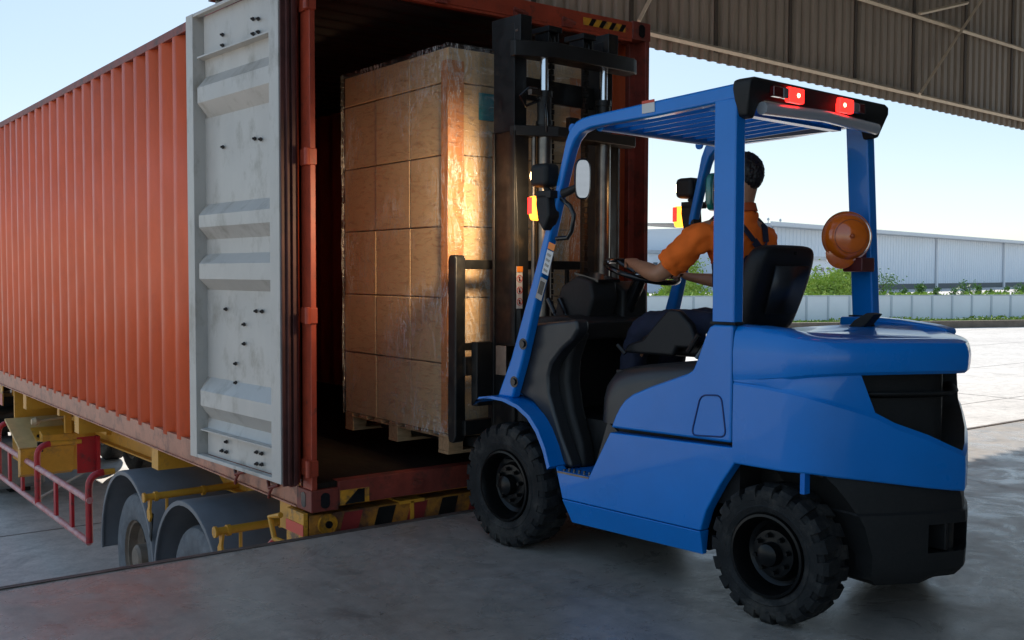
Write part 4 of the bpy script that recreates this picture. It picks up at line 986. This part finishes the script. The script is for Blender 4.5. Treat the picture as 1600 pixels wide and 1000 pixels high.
o = MP(MB().box(-.385, 1.697, 1.18, -.345, 1.6995, 1.40), 'warning_label', WHITE)
b = MB(); b.box(-.385, 1.6945, 1.37, -.345, 1.6965, 1.40); MP(b, 'label_band', ORST)
b = MB(); b2 = MB()
for z in (1.335, 1.275, 1.215):
    b.lathe([(.0165, 0), (.0195, 0), (.0195, .0015), (.0165, .0015)], (-.365, 1.6968, z), (0, -1, 0), 20, closed=True)
    T = Matrix.Translation((-.365, 1.6945, z)) @ Matrix.Rotation(R(45), 4, 'Y'); b.box(-.0165, -.0006, -.0015, .0165, .0006, .0015, T)
    b2.prism([(-.369, z-.012), (-.361, z-.012), (-.359, z+.002), (-.371, z+.002)], 'y', 1.6950, 1.6962); b2.lathe([(0, 0), (.004, 0), (.004, .001)], (-.365, 1.6962, z+.007), (0, -1, 0), 10)
for mb_, nm_, mt_ in ((b, 'prohibition_ring', REDST), (b2, 'pictogram_figure', BLACKG)):
    for z in (1.335, 1.275, 1.215):
        k = MB(); sel = [f for f in mb_.f if abs(sum(mb_.v[i][2] for i in f)/len(f)-z) < .03]; k.v = list(mb_.v); k.f = sel
        ids = sorted({i for f in sel for i in f}); mp_ = {i: n_ for n_, i in enumerate(ids)}; k.v = [mb_.v[i] for i in ids]; k.f = [tuple(mp_[i] for i in f) for f in sel]
        MP(k, nm_, mt_)
# tilt cylinder
for s in (-1, 1):
    b = MB(); b.tube([(s*.40, 1.40, .86), (s*.40, 1.70, .90)], .030, 14); b.box(min(s*.36, s*.45), 1.66, .84, max(s*.36, s*.45), 1.74, .99); FP(b, 'tilt_cylinder', STEEL if s < 0 else BLACKM)
# carriage, backrest, forks
car = empty('fork_carriage', (.0, 1.98, .5)); car.parent = fk
def CP(mb, n, m_, **k): mb.v = [(v[0], v[1]-1.98, v[2]-.5) for v in mb.v]; return mb.build(n, m_, car, **k)
b = MB(); b.box(-.50, 1.93, .82, .54, 1.97, .92); b.box(-.50, 1.93, .50, .54, 1.97, .58); b.box(-.30, 1.90, .5, -.2, 1.96, .95); b.box(.24, 1.90, .5, .34, 1.96, .95); b.box(-.46, 1.88, .66, -.34, 1.93, 1.0); CP(b, 'carriage_plate', BLACKM, bevel=.004)
for s in (-1, 1):
    b = MB(); xa, xb = (-.545, -.475) if s < 0 else (.515, .585)
    b.prism([(1.955, .50), (1.975, .46), (2.015, .46), (2.025, .50), (2.025, 1.43), (2.015, 1.46), (1.965, 1.46), (1.955, 1.44)], 'x', xa, xb); CP(b, 'backrest_post', BLACKM, bevel=.010)
b = MB(); b.box(-.48, 1.975, 1.385, .52, 2.005, 1.435); b.box(-.48, 1.975, .95, .52, 2.005, .99); CP(b, 'backrest_bar', BLACKM, bevel=.004)
for x in (-.27, .03, .30): CP(MB().box(x, 1.98, .9, x+.022, 2.0, 1.39), 'backrest_slat', BLACKM, bevel=.003)
for x in (-.27, .21):
    b = MB(); b.prism([(1.972, .90), (2.015, .90), (2.015, .445), (3.05, .42), (3.05, .40), (2.02, .388), (1.985, .40), (1.972, .43)], 'x', x, x+.11); CP(b, 'fork', BLACKM, bevel=.004)

# headlamp beams
for s in (-1,):
    sp = bpy.data.lights.new('headlamp_beam', 'SPOT'); so = bpy.data.objects.new('headlamp_beam', sp); COL.objects.link(so)
    sp.energy = 36; sp.color = (1, .72, .42); sp.spot_size = R(100); sp.spot_blend = 1; sp.shadow_soft_size = .10
    so.parent = fk; so.location = (s*.635, 1.345, 1.80); so.rotation_euler = Vector((-.16, -1, .22)).to_track_quat('Z', 'Y').to_euler()

# ------------------------------------------------------------ driver
pn = empty('person', (0, 0, 0)); pn.location = FO; pn.rotation_euler = (0, 0, PSI)
tag(pn, 'forklift driver in orange polo and navy dungarees seated with hands on the steering wheel', 'person')
def skin_mesh(name, verts, edges, m_, root=0, sub=2, parent=pn):
    me = bpy.data.meshes.new(name); me.from_pydata([v[:3] for v in verts], edges, []); o = bpy.data.objects.new(name, me); COL.objects.link(o); o.parent = parent
    md = o.modifiers.new('skin', 'SKIN'); md.use_smooth_shade = True; md.branch_smoothing = .6
    for i, v in enumerate(verts):
        r_ = v[3]; me.skin_vertices[0].data[i].radius = r_ if isinstance(r_, tuple) else (r_, r_)
        me.skin_vertices[0].data[i].use_root = (i == root)
    s_ = o.modifiers.new('sub', 'SUBSURF'); s_.levels = sub; s_.render_levels = sub
    me.materials.append(m_); return o
def chainv(verts, edges, start, pts):
    p_ = start
    for q in pts:
        verts.append(q); edges.append((p_, len(verts)-1)); p_ = len(verts)-1
    return p_
LSH, LEL, LWR = Vector((-.185, .61, 1.555)), Vector((-.27, .80, 1.355)), Vector((-.165, 1.06, 1.415))
RSH, REL, RWR = Vector((.165, .53, 1.55)), Vector((.27, .70, 1.31)), Vector((.175, .96, 1.345))
hd_l = Vector((-.09, 1.13, 1.43)); 
# body: pelvis, spine, neck, head, arms, hands, legs (one surface)
vs = [(0, .54, 1.10, (.13, .10))]; es = []
sp1 = chainv(vs, es, 0, [(0, .53, 1.22, (.12, .09)), (0, .54, 1.36, (.13, .095)), (0, .55, 1.50, (.12, .085)), (0, .545, 1.57, .085)])
nk = chainv(vs, es, sp1, [(0, .53, 1.63, .052), (0, .535, 1.69, .052)])
hdv = chainv(vs, es, nk, [(0, .545, 1.745, (.072, .082)), (0, .545, 1.81, (.078, .095)), (0, .54, 1.865, (.074, .088)), (0, .535, 1.895, (.045, .05))])
def arm(sh, el, wr_, knuck, sgn):
    a = chainv(vs, es, sp1, [(sh.x*.75, sh.y, sh.z+.005, .055), (*sh, .052), (*(sh.lerp(el, .5)), .048), (*el, .043), (*(el.lerp(wr_, .3)), .045), (*(el.lerp(wr_, .8)), .031), (*wr_, (.029, .024))])
    d = (knuck-wr_).normalized(); palm = chainv(vs, es, a, [(*(wr_+d*.045), (.032, .02)), (*(wr_+d*.075), (.034, .018))])
    return palm, d
pl_, dl = arm(LSH, LEL, LWR, hd_l, -1)
hd_r = Vector((.16, 1.03, 1.365)); pr_, drr = arm(RSH, REL, RWR, hd_r, 1)
def fingers(palm, wr_, d, sgn):
    side = d.cross(Vector((0, 0, 1))).normalized(); upv = side.cross(d)
    base = wr_+d*.078
    for i, (o_, ln) in enumerate(((-.027, .9), (-.009, 1.0), (.009, .95), (.026, .78))):
        b0 = base+side*o_+upv*.004
        chainv(vs, es, palm, [(*(b0), .0095), (*(b0+d*.026*ln+upv*-.004), .009), (*(b0+d*.040*ln-upv*.026), .0085), (*(b0+d*.028*ln-upv*.044), .0075)])
    t0 = wr_+d*.04-side*sgn*.028
    chainv(vs, es, palm-1, [(*(t0), .012), (*(t0+d*.03-side*sgn*.010-upv*.012), .010), (*(t0+d*.05-upv*.028), .008)])
fingers(pl_, LWR, dl, -1); fingers(pr_, RWR, drr, 1)
for s in (-1, 1):
    chainv(vs, es, 0, [(s*.10, .54, 1.09, .085), (s*.14, .78, 1.115, .074), (s*.155, .96, 1.11, .058), (s*.15, 1.02, 1.03, .054), (s*.14, 1.07, .85, .048), (s*.13, 1.10, .62, .038), (s*.13, 1.12, .52, .036)])
body = skin_mesh('body', vs, es, SKIN, 0, 2)
# face features
b = MB(); b.prism([(.635, 1.80), (.652, 1.765), (.632, 1.757), (.62, 1.80)], 'x', -.011, .011); b.build('nose', SKIN, pn, bevel=.006)
for s in (-1, 1):
    b = MB(); b.lathe([(0, -.012), (.012, -.008), (.020, .0), (.016, .008), (.0, .004)], (s*.083, .535, 1.795), (s, -.3, 0), 14); b.build('ear', SKIN, pn)
    b = MB(); b.lathe([(0, .006), (.008, .004), (.011, 0)], (s*.031, .628, 1.812), (s*.2, 1, 0), 12); b.build('eye', WHITE, pn)
# hair: a close cropped cap over the skull
b = MB(); V = []; F = []; nu, nv = 40, 26
import mathutils
for i in range(nv+1):
    th = math.pi*i/nv
    for k in range(nu):
        ph = 2*math.pi*k/nu; x_, y_, z_ = math.sin(th)*math.cos(ph), math.sin(th)*math.sin(ph), math.cos(th)
        rx, ry, rz = .083, .100, .100
        z2 = z_*rz
        if z_ < 0: # back of head runs down to the neck, front stops at the hairline
            bk_ = max(0, -y_); z2 = z_*(rz*.25+.115*bk_); shrink = 1-.30*(-z_)**2; x_ *= shrink; y_ *= shrink
            if y_ > -.1: x_ *= .9; y_ *= .72
        elif y_ > 0: y_ *= .93
        nn = 1+.028*mathutils.noise.noise(Vector((x_*9, y_*9, z_*9)))+.012*mathutils.noise.noise(Vector((x_*30, y_*30, z_*30)))
        V.append((x_*rx*nn, .535+y_*ry*nn, 1.822+z2*nn))
for i in range(nv):
    for k in range(nu): F.append((i*nu+k, i*nu+(k+1) % nu, (i+1)*nu+(k+1) % nu, (i+1)*nu+k))
b.add(V, F); hr = b.build('hair', HAIR, pn, sharp=180)
t_h = bpy.data.textures.new('hairtex', 'CLOUDS'); t_h.noise_scale = .012
q_ = hr.modifiers.new('s', 'SUBSURF'); q_.levels = 2; q_.render_levels = 2; q_ = hr.modifiers.new('d', 'DISPLACE'); q_.texture = t_h; q_.strength = .012; q_.texture_coords = 'LOCAL'
# shirt
vs3 = [(0, .535, 1.20, (.155, .115))]; es3 = []
t_ = chainv(vs3, es3, 0, [(0, .54, 1.36, (.16, .118)), (0, .55, 1.49, (.150, .110)), (0, .545, 1.575, (.145, .090))])
chainv(vs3, es3, t_, [(0, .54, 1.63, .082), (0, .54, 1.658, .062)])
for sh, el in ((LSH, LEL), (RSH, REL)):
    chainv(vs3, es3, 2, [(sh.x*.8, sh.y-.005, sh.z-.015, .082), (*(sh+Vector((0, 0, .0))), .078), (*(sh.lerp(el, .45)), .075), (*(sh.lerp(el, .78)), .072), (*(sh.lerp(el, .82)), .062)])
sh_ = skin_mesh('shirt', vs3, es3, ORG, 0, 3)
def folds(o, sc1, st1, seed):
    t1 = bpy.data.textures.new('folds', 'CLOUDS'); t1.noise_scale = sc1; t1.noise_depth = 1
    e_ = bpy.data.objects.new('fold_space', None); 
    m1 = o.modifiers.new('d', 'DISPLACE'); m1.texture = t1; m1.strength = st1; m1.mid_level = .5; m1.texture_coords = 'LOCAL'
folds(sh_, .05, .034, 1); folds(sh_, .022, .012, 2)
b = MB(); b.lathe([(.062, -.02), (.070, -.018), (.064, .018), (.058, .02)], (0, .54, 1.662), (0, .12, 1), 28, closed=True); b.build('collar', mat('dark orange collar', (.42, .07, .012), .8), pn)
# dungarees
vs4 = [(0, .54, 1.11, (.165, .135))]; es4 = []
chainv(vs4, es4, 0, [(0, .532, 1.22, (.160, .125)), (0, .536, 1.34, (.166, .13)), (0, .546, 1.43, (.156, .124)), (0, .548, 1.452, (.13, .11))])
for s in (-1, 1):
    chainv(vs4, es4, 0, [(s*.10, .56, 1.095, .098), (s*.14, .78, 1.12, .090), (s*.155, .97, 1.118, .075), (s*.15, 1.035, 1.04, .072), (s*.14, 1.08, .85, .066), (s*.13, 1.105, .62, .064), (s*.13, 1.12, .53, .066)])
dg_ = skin_mesh('dungarees', vs4, es4, NAVY, 0, 3); folds(dg_, .06, .02, 3)
for s in (-1, 1):
    b = MB(); P = [(s*.115, .68, 1.50), (s*.115, .65, 1.585), (s*.112, .59, 1.632), (s*.10, .53, 1.622), (s*.085, .475, 1.58), (s*.045, .438, 1.51), (s*.005, .42, 1.46), (-s*.02, .412, 1.42)]
    for a, c in zip(P[:-1], P[1:]):
        a, c = Vector(a), Vector(c); d = (c-a).normalized(); wv = Vector((1, 0, 0)) if abs(d.x) < .6 else Vector((.6, 0, .6)).normalized()
        nn = d.cross(wv).normalized()*.003; wv = wv*.019
        b.add([a-wv-nn, a+wv-nn, a+wv+nn, a-wv+nn, c-wv-nn, c+wv-nn, c+wv+nn, c-wv+nn], [(0, 3, 2, 1), (4, 5, 6, 7), (0, 1, 5, 4), (1, 2, 6, 5), (2, 3, 7, 6), (3, 0, 4, 7)])
    b.build('strap', NAVY, pn)
    vs5 = [(s*.13, 1.10, .49, .045), (s*.13, 1.17, .475, .045), (s*.13, 1.25, .462, .036), (s*.13, 1.29, .458, .028)]; skin_mesh('shoe', vs5, [(0, 1), (1, 2), (2, 3)], BLACKP, 0, 2)

# ------------------------------------------------------------ background
def cpos(u, v, D):
    return Vector(camo.matrix_world.translation) + (r2*((u-800)/1622.9)+u2*(-(v-500)/1622.9)+fw)*D
# verge, kerb, fence
kA, kB = Vector((28, 31.0, 0)), Vector((64, 17.6, 0)); kd = (kB-kA).normalized(); kn = Vector((-kd.y, kd.x, 0))
def strip(a0, a1, t0, t1, z0, z1, mb):
    P = [kA+kd*t+kn*a for t, a in ((t0, a0), (t1, a0), (t1, a1), (t0, a1))]
    mb.add([(q.x, q.y, z) for z in (z0, z1) for q in P], [(0, 3, 2, 1), (4, 5, 6, 7), (0, 1, 5, 4), (1, 2, 6, 5), (2, 3, 7, 6), (3, 0, 4, 7)])
    return mb
k_ = strip(-.25, .05, -15, 90, GZ-.1, GZ+.36, MB()); tag(k_.build('kerb', KERB), 'low brown concrete kerb wall below the white fence', 'kerb wall')
v_ = strip(.051, 14, -15, 90, GZ-.1, GZ+.30, MB()); tag(v_.build('verge', GRASS), kind='structure')
fe = empty('panel_fence', (kA.x, kA.y, GZ)); tag(fe, 'long white panel fence with pale posts along the grass verge', 'fence')
fz0, fz1 = GZ+.33, GZ+1.57
for i in range(58):
    t = -13+i*1.28
    m = MB(); strip(2.5, 2.53, t+.05, t+1.23, fz0, fz1, m); m.v = [(v[0]-kA.x, v[1]-kA.y, v[2]-GZ) for v in m.v]; m.build('fence_panel', FENCEM, fe)
    if i % 1 == 0:
        m = MB(); strip(2.46, 2.56, t-.05, t+.05, GZ+.2, fz1+.03, m); m.v = [(v[0]-kA.x, v[1]-kA.y, v[2]-GZ) for v in m.v]; m.build('fence_post', FENCEP, fe)
m = MB(); strip(2.47, 2.55, -13, 61.2, fz1+.0, fz1+.05, m); m.v = [(v[0]-kA.x, v[1]-kA.y, v[2]-GZ) for v in m.v]; m.build('fence_top_rail', FENCEP, fe)
# grass tufts and hedge (uncountable)
random.seed(5)
def leafcloud(n, fn, size, mb):
    for _ in range(n):
        p, = (fn(),); a = Vector((random.gauss(0, 1), random.gauss(0, 1), random.gauss(0, 1))).normalized(); c = a.cross(Vector((random.gauss(0, 1), random.gauss(0, 1), .3))).normalized()
        s = size*random.uniform(.6, 1.4); mb.add([p-a*s, p+c*s*.45, p+a*s, p-c*s*.45], [(0, 1, 2, 3)])
    return mb
def hb():
    t = random.uniform(-13, 75); a = random.uniform(4, 9); q = kA+kd*t+kn*a
    hgt = 1.22+.10*math.sin(t*.9)+.10*math.sin(t*2.7+1)+(1.2*math.exp(-((t+8)/3.5)**2)) + (.9*math.exp(-((t-1)/2.5)**2))
    return Vector((q.x, q.y, GZ+.3+hgt*random.random()**.6))
tag(leafcloud(15000, hb, .20, MB()).build('hedge', LEAF), kind='stuff')
def hb2():
    t = random.uniform(-13, 75); a = random.uniform(.2, 2.4); q = kA+kd*t+kn*a; return Vector((q.x, q.y, GZ+.30+random.random()**2*.2*(1 if math.sin(t*.8) > -.6 else .2)))
tag(leafcloud(6000, hb2, .10, MB()).build('verge_grass_tufts', LEAF), kind='stuff')
# little trees behind the fence
tl = ['leftmost and largest young tree poking over the white fence beside the forklift rear pillar', 'second']
n_t = 0
names = ['just right of the forklift pillar', 'second from the forklift pillar', 'third from the forklift pillar', 'in front of the left downpipe of the warehouse', 'fifth from the forklift pillar', 'broad and leafy, in the middle of the row', 'seventh from the forklift pillar', 'eighth from the forklift pillar', 'beside the right downpipe of the warehouse', 'bushy, last before the right edge']
for i, (u, hgt, wd) in enumerate(((1380, 2.9, 1.1), (1411, 1.9, .4), (1437, 2.0, .45), (1463, 1.7, .4), (1490, 1.7, .45), (1510, 2.1, .9), (1531, 1.8, .35), (1549, 1.7, .4), (1570, 1.7, .4), (1592, 2.0, .8))):
    q = cpos(u, 455, 60+i*.8); bx, by = q.x, q.y
    t_ = empty('young_tree', (bx, by, GZ+.4)); tag(t_, 'small young tree behind the white fence, %s' % names[i], 'tree', 'young trees behind the fence')
    hz = hgt*.62+.45
    m = MB(); m.tube([(0, 0, 0), (.03, 0, hz*.5), (.0, .02, hz*.85)], [.06, .045, .02], 6)
    for k in range(4):
        a = random.uniform(0, 6.28); m.tube([(0, 0, hz*(.45+.1*k)), (math.cos(a)*wd*.5, math.sin(a)*wd*.5, hz*(.6+.1*k))], [.025, .01], 5)
    m.build('trunk', BARK, t_)
    cen = [(random.uniform(-wd, wd)*.5, random.uniform(-wd, wd)*.5, hz*random.uniform(.55, .98), random.uniform(.2, .4)*wd) for _ in range(9)]
    def fn():
        c = random.choice(cen); return Vector((random.gauss(c[0], c[3]*.6), random.gauss(c[1], c[3]*.6), random.gauss(c[2], c[3]*.6)))
    leafcloud(420, fn, .07, MB()).build('crown', LEAF2, t_)
# warehouse
A, B = cpos(1196, 449, 152), cpos(1660, 451, 262); A.z = GZ; B.z = GZ
wv = (B-A); wl = wv.length; wd_ = wv.normalized(); wn = Vector((-wd_.y, wd_.x, 0)); 
if wn.dot(Vector(camo.location)-A) > 0: wn = -wn
wh = empty('warehouse', (A.x, A.y, GZ)); tag(wh, 'large pale grey clad warehouse with low roof behind the white fence', 'warehouse')
def WP(pts, n, m_, base=A, par=None, **k):
    mb = MB(); 
    for (t0, t1, a0, a1, z0, z1) in pts:
        P = [wd_*t+wn*a for t, a in ((t0, a0), (t1, a0), (t1, a1), (t0, a1))]
        mb.add([(q.x, q.y, z) for z in (z0, z1) for q in P], [(0, 3, 2, 1), (4, 5, 6, 7), (0, 1, 5, 4), (1, 2, 6, 5), (2, 3, 7, 6), (3, 0, 4, 7)])
    return mb.build(n, m_, par or wh, **k)
hW = cpos(1200, 353, 153).z-GZ
# ribbed wall
mb = MB(); V = []; F = []; t = 0; pts = []
while t < wl: pts += [(t, 0), (t+.9, 0), (t+.95, -.07), (t+1.15, -.07)]; t += 1.2
for t, a in pts: q = wd_*t+wn*a; V += [(q.x, q.y, 0), (q.x, q.y, hW)]
for i in range(len(pts)-1): F.append((2*i, 2*i+2, 2*i+3, 2*i+1))
mb.add(V, F); mb.build('wall', WHM, wh, sharp=5)
WP([(0, .3, 0, 60, 0, hW), (0, wl, 59.7, 60, 0, hW)], 'end_wall', WHM)
WP([(-1.5, wl, -1.6, -.0, hW-.2, hW+.25)], 'eaves', WHT)
WP([(-1.6, wl, -1.75, -1.55, hW-.1, hW+.5)], 'gutter', mat('light gutter', (.62, .64, .66), .5))
mb = MB(); q0 = [wd_*t+wn*a for t, a in ((-1.5, -1.6), (wl, -1.6), (wl, 30), (-1.5, 30))]
mb.add([(q0[0].x, q0[0].y, hW+.26), (q0[1].x, q0[1].y, hW+.26), (q0[2].x, q0[2].y, hW+1.2), (q0[3].x, q0[3].y, hW+1.2)], [(0, 1, 2, 3)]); mb.build('roof', WHT, wh)
for u in (1207, 1461, 1566):
    # find t where the wall meets the image column u
    best = min(range(0, int(wl)*4), key=lambda k: abs((lambda q: 800+1622.9*((q-camo.matrix_world.translation).dot(r2))/((q-camo.matrix_world.translation).dot(fw)))(A+wd_*(k/4))-u))
    t = best/4; WP([(t-.28, t+.28, -.5, -.12, 0, hW-.2)], 'downpipe', WHITEP)
WP([(wl*.02, wl*.98, -.13, -.10, 0, 1.0)], 'plinth', mat('dark plinth', (.12, .13, .13), .7))
for k, t in enumerate((15, 19)):
    q = A+wd_*t+wn*8; o = MB(); o.tube([(0, 0, 0), (0, 0, 1.6)], .07, 8); o.lathe([(0, .5), (.15, .4), (.22, 0), (0, 0)], (0, 0, 1.6), (0, 0, 1), 10)
    o.build('roof_vent', WHT, wh).location = (q.x-A.x, q.y-A.y, hW)
# second building and clutter near the gap
def block(name, u0, u1, vt, D, lab, cat, depth=20, m_=WHM, vb=None):
    a, c = cpos(u0, vt, D), cpos(u1, vt, D*1.08); base = GZ if vb is None else cpos(u0, vb, D).z
    dd = (c-a); dd.z = 0; nn = Vector((-dd.y, dd.x, 0)).normalized(); 
    if nn.dot(a-camo.location) < 0: nn = -nn
    e_ = empty(name, (a.x, a.y, base)); m = MB(); hh = a.z-base
    P = [Vector((0, 0, 0)), dd, dd+nn*depth, nn*depth]
    m.add([(q.x, q.y, z) for z in (0, hh) for q in P], [(0, 3, 2, 1), (4, 5, 6, 7), (0, 1, 5, 4), (1, 2, 6, 5), (2, 3, 7, 6), (3, 0, 4, 7)]); m.build('wall', m_, e_)
    m = MB(); P2 = [q+(q-dd*.5-nn*depth*.5).normalized()*.7 for q in P]
    m.add([(q.x, q.y, z) for z in (hh+.01, hh+.5) for q in P2], [(0, 3, 2, 1), (4, 5, 6, 7), (0, 1, 5, 4), (1, 2, 6, 5), (2, 3, 7, 6), (3, 0, 4, 7)]); m.build('roof', WHT, e_)
    m = MB(); n_ = 6
    for i in range(n_):
        q = dd*((i+.25)/n_)-nn*.06; q2 = dd*((i+.7)/n_)-nn*.06
        for z in (.35, .65): m.add([(q.x, q.y, hh*z), (q2.x, q2.y, hh*z), (q2.x, q2.y, hh*(z+.12)), (q.x, q.y, hh*(z+.12))], [(0, 1, 2, 3)])
    m.split('window', WINM, e_); tag(e_, lab, cat); return e_
PALE = mat('pale far wall', (.78, .80, .83), .6)
block('factory_building', 1005, 1068, 372, 190, 'pale far factory block seen between the container and the forklift front pillar', 'building', m_=PALE)
block('low_shed', 985, 1075, 395, 150, 'low white shed in front of the pale factory block beyond the steering wheel', 'shed', m_=PALE, depth=12)
block('annex_building', 1238, 1300, 405, 140, 'small pale annex with windows in front of the warehouse, beside the round amber beacon', 'building', m_=PALE, depth=10)
for i, (u, v0, D, r_, lab) in enumerate(((1262, 448, 85, 2.0, 'bright green round bush behind the forklift seat, above the white fence'), (1290, 455, 80, 1.6, 'low green bush left of the round amber beacon'), (1322, 440, 90, 1.6, 'green bush just left of the far rear pillar of the forklift'), (1073, 420, 90, 1.6, 'green bush seen between the driver arm and the steering wheel'), (1052, 462, 70, 1.2, 'low green bush seen under the steering wheel'))):
    q = cpos(u, v0, D); e_ = empty('bush', (q.x, q.y, GZ)); tag(e_, lab, 'bush')
    hh = q.z-GZ+r_*.6
    m = MB(); 
    for k in range(5): m.tube([(0, 0, 0), (random.uniform(-.6, .6)*r_, random.uniform(-.6, .6)*r_, hh*.8)], [.06, .02], 5)
    m.build('stem', BARK, e_)
    cen = [(random.gauss(0, .5)*r_, random.gauss(0, .5)*r_, hh*random.uniform(.15, .95), r_*.35) for _ in range(26)]
    def fn2():
        c = random.choice(cen); return Vector((random.gauss(c[0], c[3]*.7), random.gauss(c[1], c[3]*.7), random.gauss(c[2], c[3]*.7)))
    leafcloud(2600, fn2, .14, MB()).build('foliage', LEAF, e_)
